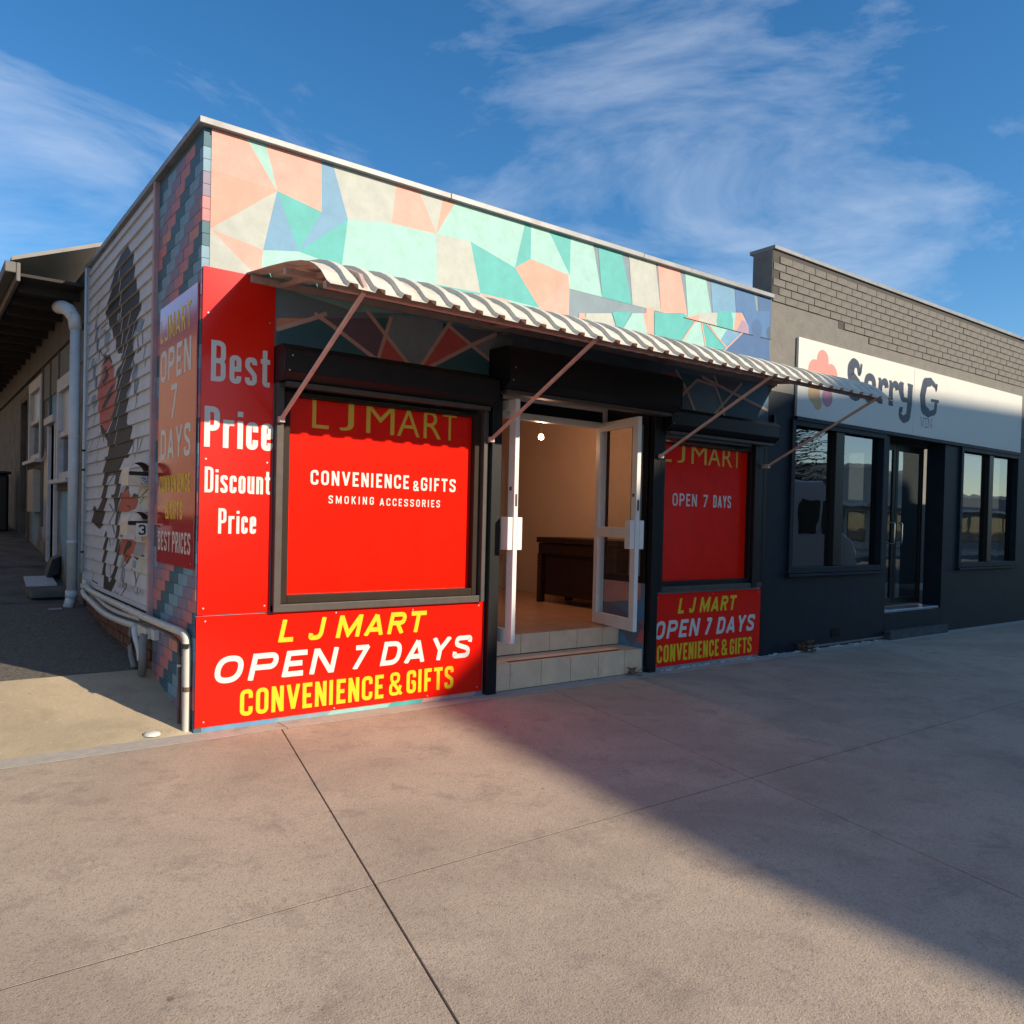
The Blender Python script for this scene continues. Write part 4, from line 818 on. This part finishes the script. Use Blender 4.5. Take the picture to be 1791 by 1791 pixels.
# letterboxes
LB = mat('letterbox_cream', (.62, .50, .40), .5, var=.12, vs=20, dirt=(.25, .15, .1), ds=12, dirt_lo=.6)
def letterbox(z0, ch, lab, outline, y0=1.17):
    t = thing('letterbox', lab, 'letterbox', (-.09, y0, z0), 'letterboxes on the weatherboards')
    hx, zs, zt = .172, z0+.10, z0+.185
    x0, x1 = -.172, -.004
    prof = [(x0, z0), (x1, z0), (x1, zs)]
    mb = MB(); mb.prism([(x0, y0, z0), (x1, y0, z0), (x1, y0, zs-.012), (x0, y0, zs-.012)], (0, .24, 0), LB); mb.build('body', t, bevel=.004)
    n = 14; hood = MB(); c = (x0+x1)/2; R = (x1-x0)/2
    for k in range(n):
        a0 = PI*k/n; a1 = PI*(k+1)/n
        p0 = (c+R*math.cos(a0), zs+.0+.085*math.sin(a0)); p1 = (c+R*math.cos(a1), zs+.085*math.sin(a1))
        q0 = (c+(R-.004)*math.cos(a0), zs+.081*math.sin(a0)); q1 = (c+(R-.004)*math.cos(a1), zs+.081*math.sin(a1))
        hood.prism([(p0[0], y0, p0[1]), (p1[0], y0, p1[1]), (q1[0], y0, q1[1]), (q0[0], y0, q0[1])], (0, .24, 0), LB)
    hood.build('hood', t)
    hi = MB()
    for k in range(n):
        a0 = PI*k/n; a1 = PI*(k+1)/n
        hi.face([(c+(R-.005)*math.cos(a0), y0+.004, zs+.080*math.sin(a0)), (c+(R-.005)*math.cos(a1), y0+.004, zs+.080*math.sin(a1)), (c+(R-.005)*math.cos(a1), y0+.238, zs+.080*math.sin(a1)), (c+(R-.005)*math.cos(a0), y0+.238, zs+.080*math.sin(a0))], RUST)
    hi.build('hood_lining', t)
    B(x0+.004, x1-.002, y0-.003, y0+.2, zs-.022, zs+.008, BLK).build('slot', t)
    B(x0-.004, x0+.001, y0, y0+.24, z0, zs, LB).build('side_panel', t)
    if outline:
        mb = MB(); text_strokes(mb, ch, -.085, -.035, z0+.012, z0+.078, paint('navy'), FR(y0-.0045), w=.6, t=.30)
        text_strokes(mb, ch, -.082, -.038, z0+.016, z0+.074, mat('number_grey', (.5, .5, .52), .5), FR(y0-.006), w=.6, t=.17); mb.build('number', t)
    else:
        B(-.112, -.028, y0-.006, y0-.002, z0-.008, zs-.006, WHT).build('number_plate', t)
        mb = MB(); text_strokes(mb, ch, -.094, -.042, z0+.004, z0+.082, BLK, FR(y0-.0065), w=.6, t=.17); mb.build('number', t)
    return t
letterbox(1.642, '2', 'upper cream letterbox with outlined number 2', True)
letterbox(1.262, '3', 'lower cream letterbox with black 3 on a white plate', False, 1.175)

# =====================================================================
# REAR HOUSE along the alley
# =====================================================================
rh = thing('rear_house', 'run-down grey house along the alley with white sash windows and sprayed paint', 'house', (0, 4, 0))
blobs = [(6.3, 2.5, .5, .42, (.16, .32, .48)), (6.25, 1.9, .45, .3, (.2, .34, .46)), (6.95, 1.85, .33, .36, (.48, .46, .36)), (6.95, 1.32, .36, .28, (.2, .28, .4)), (7.9, 1.25, .4, .35, (.12, .24, .34)), (5.25, 1.35, .35, .5, (.12, .28, .40)), (4.5, 1.0, .28, .55, (.12, .22, .34)), (4.9, 1.6, .2, .2, (.4, .38, .34))]
blobs = [(a-4, b, c*1.25, d*1.2, tuple(v*1.35 for v in e)) for a, b, c, d, e in blobs]
RW = spray_mat('rear_render', (.155, .16, .16), blobs)
mb = MB()
mb.box(.0, .2, 4.0, 4.5, .2, 4.0, RW); mb.box(0, .2, 4.5, 5.65, .2, 1.75, RW); mb.box(0, .2, 4.5, 5.65, 3.02, 4, RW); mb.box(0, .2, 5.65, 5.9, .2, 4, RW)
mb.box(0, .2, 5.9, 6.4, 2.53, 4, RW); mb.box(0, .2, 6.4, 7.12, .2, 4, RW); mb.box(0, .2, 7.12, 8.38, .2, 2.1, RW); mb.box(0, .2, 7.12, 8.38, 3.3, 4, RW)
mb.box(0, .2, 8.38, 8.6, .2, 4, RW); mb.box(.0, .2, 8.6, 9.5, 3.12, 4, RW); mb.box(0, .2, 9.5, 30, .2, 4, RW)
mb.box(.3, .35, 4.0, 12, .2, 4, BLK)
mb.build('wall', rh)
FIB = mat('upper_sheet', (.10, .097, .092), .8, var=.15, vs=4)
for a, b in ((4.02, 5.69), (5.71, 6.39), (6.41, 7.07), (7.09, 8.5), (8.52, 10.4), (10.42, 14), (14.02, 30)):
    B(-.022, -.001, a, b, 3.42, 3.99, FIB).build('wall_sheet', rh, bevel=.003)
for a, b, z0, z1 in ((4.02, 5.69, 3.04, 3.38), (5.71, 6.39, 2.92, 3.38), (6.41, 7.05, 2.92, 3.38)):
    B(-.014, -.001, a, b, z0, z1, mat('lower_sheet', (.15, .17, .165), .8, var=.1, vs=3)).build('wall_sheet', rh, bevel=.003)
B(-.045, -.001, 4.0, 30, 3.385, 3.415, FIB).build('batten', rh)
for y in (5.70, 6.40, 7.08): B(-.032, -.001, y-.015, y+.015, 1.2 if y == 7.08 else 2.6, 3.385, FIB).build('batten', rh)
WT = mat('weathered_white', (.50, .50, .52), .6, var=.12, vs=8, dirt=(.25, .2, .17), ds=6)
PG = mat('window_blind', (.36, .42, .48), .4, var=.08, vs=3)
def sash(y0, y1, z0, z1, zm):
    mb = MB(); 
    for bx in ((-.05, .04, y0, y0+.09, z0, z1), (-.05, .04, y1-.09, y1, z0, z1), (-.05, .04, y0+.09, y1-.09, z1-.16, z1), (-.03, .04, y0+.09, y1-.09, zm-.03, zm+.03), (-.03, .04, y0+.09, y1-.09, z0, z0+.09)): mb.box(*bx, WT)
    o = mb.build('window', rh, bevel=.004)
    B(.0, .01, y0+.09, y1-.09, zm+.03, z1-.16, PG).build('blind', o); B(.02, .03, y0+.09, y1-.09, z0+.09, zm-.03, glass('old_glass', (.3, .35, .4), 1.6) if 'old_glass' not in MC else MC['old_glass']).build('pane', o)
    B(.06, .07, y0+.09, y1-.09, z0+.09, zm-.03, mat('curtain', (.16, .2, .26), .8, var=.4, vs=10)).build('curtain', o)
    B(-.12, .0, y0-.05, y1+.05, z0-.05, z0-.002, WT).build('sill', o, bevel=.004)
    B(-.03, .0, y0-.02, y1+.02, z0-.13, z0-.05, OLDC).build('sill_board', o)
sash(4.5, 5.65, 1.80, 3.02, 2.34); sash(7.12, 8.38, 2.14, 3.3, 2.7); 
mb = MB()
for bx in ((-.04, .04, 5.82, 5.9, .75, 2.53), (-.04, .04, 6.4, 6.48, .75, 2.53), (-.08, .04, 5.78, 6.52, 2.53, 2.62)): mb.box(*bx, WT)
dr = mb.build('door', rh, bevel=.004)
B(.12, .15, 5.9, 6.4, .75, 2.53, mat('dark_void', (.012, .01, .01), .7)).build('dark_opening_sheet', dr)  # near-black sheet stands in for the darkness of the open doorway
mb = MB()
for bx in ((-.04, .04, 8.56, 8.66, 1.0, 3.12), (-.04, .04, 9.44, 9.54, 1.0, 3.12), (-.04, .04, 8.56, 9.54, 3.12, 3.2)): mb.box(*bx, OLDC)
dr = mb.build('door', rh, bevel=.004); B(.12, .15, 8.66, 9.44, 1.0, 3.12, MC['dark_void']).build('dark_opening_sheet', dr)  # far opening: its darkness is a near-black sheet as well
# service box and wires
B(-.1, -.001, 7.35, 7.95, 1.4, 2.0, mat('service_box', (.34, .32, .28), .7, var=.1)).build('meter_box', rh, bevel=.006)
MB().tube([(-.03, 6.5, 2.2), (-.03, 7.0, 2.1)], .012, WT, 8).build('conduit', rh)
# eave
mb = MB(); mb.box(-.62, .2, 4.02, 30, 3.80, 3.83, mat('soffit_dark', (.03, .026, .024), .8)); mb.build('soffit', rh)
for i in range(22):
    y = 4.3+i*.6; B(-.6, .0, y, y+.045, 3.71, 3.80, MC['soffit_dark']).build('rafter_end', rh)
mb = MB(); mb.box(-.66, -.62, 4.0, 30, 3.74, 3.93, mat('gutter_grey', (.12, .11, .1), .6)); mb.box(-.76, -.66, 4.0, 30, 3.82, 3.93, MC['gutter_grey']); mb.build('gutter', rh, bevel=.01)
MB().prism([(-.7, 4.0, 3.94), (1.4, 4.0, 4.75), (1.4, 4.0, 4.79), (-.7, 4.0, 3.98)], (0, 26, 0), mat('roof_iron', (.2, .19, .18), .6, .3)).build('roof', rh)
# alley bits
o = MB().prism([(-.02, 5.78, gz(5.8)), (-.16, 5.70, gz(5.7)), (-.10, 5.72, gz(5.7)+.2), (-.0, 5.8, gz(5.8)+.22)], (-.01, -.35, 0), mat('dark_panel', (.06, .06, .065), .6)).build('leaning_panel'); tag(o, 'small dark panel leaning by the alley doorway', 'panel')
o = MB().prism([(-.10, 5.05, gz(5.1)+.03), (-.42, 5.0, gz(5.1)+.03), (-.40, 5.45, gz(5.4)+.04), (-.10, 5.5, gz(5.4)+.04)], (0, 0, .02), PVC).build('folded_paper'); tag(o, 'pale grey slab of paper lying by the alley wall', 'paper')
o = B(-.45, .0, 4.35, 5.7, gz(5)-.02, gz(5)+.05, OLDC).build('low_kerb_block', bevel=.01); tag(o, 'low concrete ledge along the foot of the rear house', 'ledge')
o = MB().prism([(-.36, 3.72, gz(3.7)+.004), (-.24, 3.70, gz(3.7)+.006), (-.23, 3.80, gz(3.8)+.006), (-.35, 3.81, gz(3.8)+.004)], (0, 0, .004), mat('pink_paper', (.42, .28, .32), .7)).build('paper_scrap'); tag(o, 'pink paper scrap on the dark alley ground', 'scrap')
wbin = thing('wheelie_bin', 'dark bin standing far down the alley', 'bin', (-.45, 10.2, gz(10.2)))
B(-.75, -.15, 9.9, 10.5, gz(10), gz(10)+.95, BLK).build('body', wbin, bevel=.04); B(-.78, -.12, 9.87, 10.53, gz(10)+.955, gz(10)+1.0, BLK).build('lid', wbin, bevel=.015)

# =====================================================================
# DARK SHOP NEXT DOOR
# =====================================================================
ds = thing('dark_shop_building', 'neighbouring shop with near-black painted front and grey brick above', 'shop', (10, 0, 0))
DK = mat('dark_blue_paint', (.007, .013, .020), .55, var=.3, vs=3, bump=.2, bs=25, spec=.25)
GR = mat('bagged_grey_render', (.15, .143, .13), .85, var=.15, vs=7, bump=.5, bs=35, dirt=(.18, .16, .14), ds=2.5, dirt_lo=.55)
ZT = 4.50; SPLIT = 2.95
mb = MB()
def wseg(x0, x1, z0, z1):
    if z1 <= SPLIT: mb.box(x0, x1, .001, .25, z0, z1, DK)
    elif z0 >= SPLIT: mb.box(x0, x1, .001, .25, z0, z1, GR)
    else: mb.box(x0, x1, .001, .25, z0, SPLIT, DK); mb.box(x0, x1, .001, .25, SPLIT, z1, GR)
wseg(6.193, 6.70, 0, ZT); wseg(6.70, 8.70, 0, .97); wseg(6.70, 8.70, 2.60, ZT); wseg(8.70, 8.86, 0, ZT); wseg(8.86, 10.42, 2.66, ZT); wseg(10.42, 10.9, 0, ZT)
wseg(10.9, 12.9, 0, .97); wseg(10.9, 12.9, 2.6, ZT); wseg(12.9, 30, 0, ZT); mb.box(8.86, 10.42, .3, .5, 0, .37, DK)
mb.box(6.2, 30, .25, .30, 3.0, 3.1, DK)
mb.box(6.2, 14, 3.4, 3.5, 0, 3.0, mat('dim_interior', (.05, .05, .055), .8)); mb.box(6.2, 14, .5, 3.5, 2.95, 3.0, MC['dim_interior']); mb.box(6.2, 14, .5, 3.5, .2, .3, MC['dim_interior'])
mb.box(6.2, 30, 5.0, 5.2, 0, ZT, GR)
mb.build('wall', ds)
for k in range(11): B(6.193+k*2.2, 6.19+k*2.2+2.2, -.03+random.uniform(-.003, .003), .3, ZT, ZT+.045+random.uniform(-.003, .005), MC['capping_steel']).build('parapet_capping', ds, bevel=.004)
bk = B(-.111, .111, -.012, .02, -.037, .037, mat('grey_brick', (.14, .13, .118), .85, var=.2, vs=9, bump=.4, bs=60)).build('brick', None, bevel=.004, segs=1)
bme = bk.data; bpy.data.objects.remove(bk); random.seed(5)
JM = mat('mortar_dark', (.065, .06, .055), .95); nb_ = 0
jb = MB(); jb.box(6.2, 30, -.003, .001, 3.93, ZT-.002, JM); jb.box(7.55, 30, -.003, .001, 3.845, 3.93, JM); jb.box(8.25, 30, -.003, .001, 3.76, 3.845, JM); jb.build('mortar', ds)
for r in range(8):
    zc = 3.80+.0865*r
    if zc > ZT-.04: break
    xs0 = (8.25 if r == 0 else 7.55 if r == 1 else 6.20)+(.115 if r % 2 else 0)
    x = xs0
    while x < 13.2:
        o = inst('brick', bme, (x+.115, .0+random.uniform(-.002, .003), zc), ds, (0, random.uniform(-.006, .006), 0)); x += .231; nb_ += 1
fb = MB()
for r in range(8):
    zc = 3.80+.0865*r; x = 13.35+(.115 if r % 2 else 0)
    while x < 29.7: fb.box(x+.004, x+.226, -.012+random.uniform(-.002, .002), .02, zc-.037, zc+.037, MC['grey_brick']); x += .231
fb.build('far_bricks', ds, kind='stuff')
# window 1 and a second beyond the door
SG = glass('shop_glass', (.45, .5, .52), 2.6)
def swin(x0, x1, z0, z1, posts, doors=False):
    mb = MB(); w = .075
    for bx in ((x0-w, x0, -.03, .1, z0-w, z1+w), (x1, x1+w, -.03, .1, z0-w, z1+w), (x0, x1, -.03, .1, z0-w, z0), (x0, x1, -.03, .1, z1, z1+w)): mb.box(*bx, DK)
    for a, b in posts: mb.box(a, b, -.01, .1, z0, z1, BLK)
    o = mb.build('window', ds, bevel=.006)
    e = [x0]+[v for p in posts for v in p]+[x1]
    for a, b in zip(e[::2], e[1::2]): B(a, b, .05, .056, z0, z1, SG).build('pane', o)
    B(x0-w-.03, x1+w+.03, -.06, -.001, z0-w-.035, z0-w-.002, DK).build('sill', o, bevel=.005)
swin(6.70, 8.66, .98, 2.60, [(7.57, 7.76)])
swin(10.95, 12.85, .98, 2.60, [(11.85, 12.0)])
# doors
def sdoor(x0, x1, hx):
    mb = MB(); z0, z1 = .40, 2.62
    for a, b, c, d in ((x0, x0+.07, z0, z1), (x1-.07, x1, z0, z1), (x0+.07, x1-.07, z0, z0+.09), (x0+.07, x1-.07, z1-.09, z1)): mb.box(a, b, .28, .32, c, d, BLK)
    o = mb.build('door', ds, bevel=.004); B(x0+.07, x1-.07, .295, .302, z0+.09, z1-.09, SG).build('pane', o)
    ch = mat('chrome', (.6, .62, .65), .15, 1.0, var=0)
    MB().tube(smoothpath([(hx, .28, 1.24), (hx, .225, 1.24), (hx, .22, 1.27), (hx, .22, 1.50), (hx, .225, 1.53), (hx, .28, 1.53)], 1), .010, ch, 10).build('handle', o, smooth=True)
sdoor(8.87, 9.60, 9.50); sdoor(9.61, 10.40, 9.71)
B(8.86, 10.42, .02, .30, .335, .37, mat('threshold_alu', (.45, .5, .55), .3, .8)).build('threshold', ds, bevel=.004)
B(8.862, 10.42, .0, .30, .0, .33, DK).build('door_plinth', ds, bevel=.004)
B(8.84, 10.46, -.10, -.001, -.02, .115, mat('dark_step', (.05, .055, .06), .8, var=.4, vs=12, bump=.5)).build('step', ds, bevel=.01)
vt = MB()
for i in range(5): vt.box(7.60, 7.80, -.012, .0, .115+i*.022, .128+i*.022, BLK)
vt.build('air_vent', ds)
B(6.26, 6.30, -.03, .0, 2.44, 2.68, BLK).build('wall_bracket', ds, bevel=.004)
B(6.9, 8.84, -.012, .0, .02, .045, GR).build('base_moulding', ds)
# fascia sign
fs2 = thing('shop_sign', 'long white fascia sign of the dark shop, pink flower and navy lettering', 'sign', (9, -.03, 2.7))
WB = mat('fascia_white', (.56, .55, .50), .5, var=.03, vs=2)
for a, b in ((6.685, 9.385), (9.39, 12.9)): B(a, b, -.035, -.004, 2.705, 3.605, WB).build('sign_panel', fs2, bevel=.002, segs=1)
B(6.68, 12.9, -.045, -.003, 2.66, 2.702, DK).build('sign_trim', fs2)
ff = FR(-.0355); NV = mat('lettering_navy', (.010, .022, .05), .5, var=.05)
mb = MB(); PK = mat('flower_pink', (.62, .20, .17), .55, var=.03); OR = mat('flower_ochre', (.5, .32, .15), .55, var=.1); MV = mat('flower_mauve', (.48, .2, .26), .55)
for i, (cx, cz, r, M) in enumerate([(7.18, 3.40, .125, PK), (7.02, 3.26, .135, PK), (7.36, 3.24, .145, PK), (7.18, 3.22, .16, PK), (7.30, 2.98, .11, MV), (7.02, 3.0, .12, OR), (7.10, 2.90, .085, OR)]):
    disc(mb, (cx, cz), r, M, ff, .0004+.0002*i)
mb.build('flower_emblem', fs2)
mb = MB()
def vstroke(pts, ws, e):
    P = rnd([Vector(p) for p in pts], .06, False, 5)
    n = len(P); W_ = [ws[0]+(0) for _ in P]
    for i in range(n):
        t = i/(n-1)*(len(ws)-1); k = min(int(t), len(ws)-2); W_[i] = ws[k]+(ws[k+1]-ws[k])*(t-k)
    strip(mb, P, W_, False, NV, ff, e)
vstroke([(8.04, 3.475), (8.02, 3.36), (7.99, 3.33), (7.96, 3.45), (7.86, 3.47), (7.80, 3.40), (7.80, 3.30), (7.98, 3.20), (8.00, 3.08), (7.90, 3.04), (7.79, 3.06), (7.77, 3.16)], [.05, .04, .10, .15, .16, .13, .07, .05], .0004)
strip(mb, rnd([Vector(p) for p in ((8.16, 3.06), (8.35, 3.06), (8.35, 3.34), (8.16, 3.34))], .1, True), .095, True, NV, ff, .0005)
for dx in (8.45, 8.72):
    vstroke([(dx+.055, 3.05), (dx+.055, 3.34)], [.11, .09], .0004); vstroke([(dx-.0, 3.345), (dx+.07, 3.34)], [.03, .04], .0006); vstroke([(dx+.07, 3.24), (dx+.11, 3.32), (dx+.20, 3.32), (dx+.215, 3.25)], [.05, .10, .10], .0007); vstroke([(dx, 3.05), (dx+.12, 3.05)], [.03, .03], .0009)
vstroke([(9.03, 3.36), (9.04, 3.24), (9.09, 3.15), (9.22, 3.15)], [.13, .11, .06], .0004); vstroke([(9.00, 3.36), (9.10, 3.355)], [.035, .03], .0008)
vstroke([(9.28, 3.36), (9.27, 3.10), (9.24, 2.93), (9.12, 2.89), (9.02, 2.93), (9.03, 3.02), (9.09, 3.01)], [.13, .12, .10, .07, .07], .0006); vstroke([(9.20, 3.36), (9.35, 3.355)], [.035, .03], .0009)
vstroke([(10.02, 3.46), (10.0, 3.36), (9.98, 3.42), (9.86, 3.47), (9.68, 3.44), (9.62, 3.26), (9.65, 3.08), (9.82, 3.03), (9.99, 3.07), (10.01, 3.21)], [.05, .04, .09, .14, .15, .14, .08, .08], .0004)
vstroke([(9.86, 3.22), (10.09, 3.225)], [.04, .04], .0009)
mb.build('lettering', fs2)
mb = MB()
for pts in (((9.585, 2.96), (9.635, 2.838)), ((9.635, 2.838), (9.68, 2.96)), ((9.735, 2.96), (9.735, 2.84)), ((9.80, 2.84), (9.80, 2.96)), ((9.80, 2.955), (9.90, 2.845)), ((9.90, 2.84), (9.90, 2.96)), ((9.565, 2.96), (9.605, 2.96)), ((9.66, 2.96), (9.70, 2.96)), ((9.70, 2.96), (9.77, 2.96)), ((9.70, 2.84), (9.77, 2.84)), ((9.78, 2.96), (9.815, 2.96)), ((9.78, 2.84), (9.82, 2.84)), ((9.88, 2.96), (9.92, 2.96))):
    line(mb, pts, .009, NV, ff, .0004+.0001*random.random())
mb.build('lettering', fs2)

# litter and leaves
LEAF = mat('dry_leaf_brown', (.26, .13, .07), .8, var=.4, vs=60)
def leafmesh(cx, cy, s, n, rz):
    mb = MB(); random.seed(rz)
    for i in range(n):
        a = random.uniform(0, 2*PI); r = random.uniform(0, s*.5); x = cx+math.cos(a)*r; y = cy+math.sin(a)*r*.5; z = random.uniform(.006, s*.45)
        t = random.uniform(0, 2*PI); L = random.uniform(.3, .6)*s
        d = Vector((math.cos(t), math.sin(t), random.uniform(-.3, .6)))*L; p = Vector((x, y, z)); q = d.cross(Vector((0, .3, 1))).normalized()*L*.35
        z2 = max((p+d).z, .004)
        mb.face([p, p+d*.5+q, (p.x+d.x, p.y+d.y, z2), p+d*.5-q], LEAF)
    return mb
o = leafmesh(4.07, -.06, .13, 16, 3).build('dry_leaf'); tag(o, 'curled brown dry leaf at the foot of the tiled step', 'leaf')
o = MB().tube([(4.14, -.03, .01), (4.20, -.035, .03), (4.27, -.02, .05)], .004, LEAF, 5).build('twig'); tag(o, 'small dark twig by the right shutter post', 'twig')
o = leafmesh(6.93, -.10, .22, 40, 8).build('leaf_pile'); tag(o, 'pile of dry brown leaves against the dark shop wall', 'leaves'); o['kind'] = 'stuff'
random.seed(21)
rub = MB(); RB = mat('cement_crumb', (.42, .43, .44), .9, var=.2, vs=20)
for i in range(70):
    x = 4.45+random.random()**1.3*4.6; s = random.uniform(.008, .03)*(1.7 if 6.55 < x < 6.95 else 1); y = -random.uniform(.0, .05)
    rub.prism([(x+s*1.6*math.cos(k*1.05+i), y+s*.7*math.sin(k*1.05+i)-.01, .001) for k in range(6)], (random.uniform(-.3, .3)*s, 0, s*.5), RB)
o = rub.build('cement_rubble', kind='stuff'); tag(o, 'pale cement crumbs along the foot of the shopfronts', 'rubble')
o = MB().lathe((-.245, .06, gz(.06)), [(.0, .022), (.03, .020), (.05, .012), (.054, .0)], mat('dirty_white_plastic', (.62, .58, .52), .5), 18).build('plastic_lid', smooth=True); o.scale = (1, 1, 1); tag(o, 'dirty white plastic lid on the concrete by the corner pipe', 'lid')
random.seed(33)
for i, (x, y, lab) in enumerate(((1.45, -1.0, 'dark leaf speck on the sunlit paving'), (3.3, -.9, 'curled dark leaf on the shaded paving before the steps'), (4.9, -1.3, 'small dark leaf on the blue shaded paving'), (5.9, -1.0, 'lone dark leaf in front of the dark shop'), (2.3, -.75, 'small reddish leaf near the shadow edge'))):
    o = leafmesh(x, y, .03, 3, 40+i).build('fallen_leaf'); tag(o, lab, 'leaf')

# =====================================================================
# ACROSS THE STREET (casts the shade and shows in the glass)
# =====================================================================
ap = thing('shade_casting_building', 'tall unseen building across the street, roofline shaped to cast the shade', 'building', (25, -21, 0))
fp_ = [(-.45, -1.68), (1.90, .10), (2.55, .58), (4.0, 1.76), (4.45, 2.08), (4.85, 2.28), (6.6, 2.98), (8.0, 3.15), (10.0, 3.27), (24, 3.7)]  # roofline of the unseen building, traced back from the shade edge it must cast
prof = [(10.15, -.2)]+[(a+10.6, b+10.3) for a, b in fp_]+[(34.6, -.2)]
APM = mat('shade_caster_render', (.30, .26, .22), .8, var=.1, vs=.6)
MB().prism([(x, -20.0, z) for x, z in prof][::-1], (0, -9, 0), APM).build('wall', ap)
for r in range(4):
    for c_ in range(7):
        x = 13+c_*2.9; z = 1.2+r*2.75
        o = B(x, x+1.4, -20.0, -19.94, z, z+1.5, WT).build('window', ap); B(x+.08, x+1.32, -19.94, -19.93, z+.08, z+1.42, SG).build('pane', o)
nh = thing('neighbour_house', 'tan rendered house on the other side of the alley', 'house', (-5, 8, 0))
TAN = mat('tan_render', (.36, .24, .15), .85, var=.15, vs=2)
MB().prism([(-3.4, 3.6, -.2), (-9, 3.6, -.2), (-9, 3.6, 5.6), (-6.2, 3.6, 7.2), (-3.4, 3.6, 5.6)][::-1], (0, 20, 0), TAN).build('wall', nh)
mb = MB()
for sx in (-1, 1): mb.prism([(-6.2, 3.4, 7.25), (-6.2-sx*3.1, 3.4, 5.45), (-6.2-sx*3.1, 3.4, 5.53), (-6.2, 3.4, 7.33)], (0, 20.4, 0), MC['roof_iron'])
mb.build('roof', nh)
for y in (6, 10, 14, 18):
    o = B(-3.42, -3.36, y, y+1.3, 1.5, 2.7, WT).build('window', nh); B(-3.36, -3.35, y+.08, y+1.22, 1.58, 2.62, SG).build('pane', o)
for i_, (xa, xb, hh, mm_, lab) in enumerate(((36, 50, 4.6, mat('brick_red_wall', (.20, .06, .045), .85, var=.25, vs=3), 'low red-brown shop across the street with a white awning'), (50.5, 66, 5.6, mat('pale_wall', (.45, .43, .40), .85, var=.1), 'pale two-storey building further along the street'), (66.5, 95, 4.2, mat('grey_wall_far', (.22, .22, .23), .85, var=.1), 'long grey shed at the far end of the street'))):
    bb = thing('street_shop', lab, 'shop', (xa, -24, 0))
    B(xa, xb, -34, -24, -.2, hh, mm_).build('wall', bb); B(xa-.1, xb+.1, -34.1, -23.9, hh, hh+.25, WB).build('cornice', bb)
    B(xa, xb, -24, -22, 2.9, 3.1, WB).build('street_awning', bb)
    n_ = int((xb-xa)/3.2)
    for k_ in range(n_):
        o = B(xa+.6+k_*3.2, xa+3.0+k_*3.2, -24.0, -23.93, .5, 2.6, BLK).build('window', bb); B(xa+.7+k_*3.2, xa+2.9+k_*3.2, -23.93, -23.92, .6, 2.5, SG).build('pane', o)
# delivery van at the kerb
vn = thing('delivery_van', 'white high-sided van parked at the kerb, mirrored in the dark shop window', 'van', (14.4, -6, -.12))
VW = mat('van_white', (.78, .80, .82), .25, var=.02, coat=.4)
z = -.12
vp = [(11.3, z+.35), (11.3, z+2.55), (11.5, z+2.65), (16.0, z+2.65), (16.3, z+2.5), (16.95, z+1.45), (17.6, z+1.2), (17.75, z+.9), (17.75, z+.35)]
MB().prism([(x, -5.1, zz) for x, zz in vp][::-1], (0, -1.9, 0), VW).build('body', vn, bevel=.05)
B(16.05, 16.55, -5.1, -5.085, z+1.4, z+2.2, BLK).build('side_window', vn); B(15.2, 15.9, -5.1, -5.085, z+1.4, z+2.2, BLK).build('side_window', vn)
for x in (12.4, 16.6):
    for y in (-5.08, -6.8):
        o = MB().tube([(x, y, z+.36), (x, y-.2, z+.36)], .36, mat('tyre', (.02, .02, .02), .8), 24).build('wheel', vn); MB().tube([(x, y+.01, z+.36), (x, y, z+.36)], .2, ALU, 16).build('rim', o)
# Norfolk pine
tr = thing('pine_tree', 'tall tiered pine standing across the street', 'tree', (31, -17.5, 0))
MB().tube([(31, -17.5, -.2), (31, -17.5, 14)], [.35, .05], mat('bark', (.09, .07, .055), .9, var=.3), 10).build('trunk', tr)
cr = MB(); NE = mat('needle_green', (.035, .06, .03), .8, var=.4, vs=3); random.seed(9)
zz = 2.2
while zz < 13.8:
    R_ = 4.2*(1-(zz/14.5))**.8+.3
    nbr = 12
    for k in range(nbr):
        a = 2*PI*k/nbr+zz*1.7+random.uniform(-.2, .2); R1 = R_*random.uniform(.8, 1.05)
        for j in range(18):
            t = (j+1)/18; c0 = Vector((31+math.cos(a)*R1*t, -17.5+math.sin(a)*R1*t, zz+.25*t*R1*.5-random.uniform(-.12, .2)))
            for sgn in (-1, 1):
                L = .55*(1-t*.5); d = Vector((math.cos(a+sgn*1.0), math.sin(a+sgn*1.0), random.uniform(-.1, .5)))*L
                n = Vector((0, 0, 1)).cross(d).normalized()*.085
                cr.face([c0-n, c0+n, c0+d], NE)
        cr.tube([(31, -17.5, zz), (31+math.cos(a)*R1, -17.5+math.sin(a)*R1, zz+.12*R1)], [.05, .015], MC['bark'], 4)
    zz += .34
cr.build('crown', tr)
SC.cycles.max_bounces = 8; SC.cycles.transparent_max_bounces = 12
print('bricks', nr, nb_)
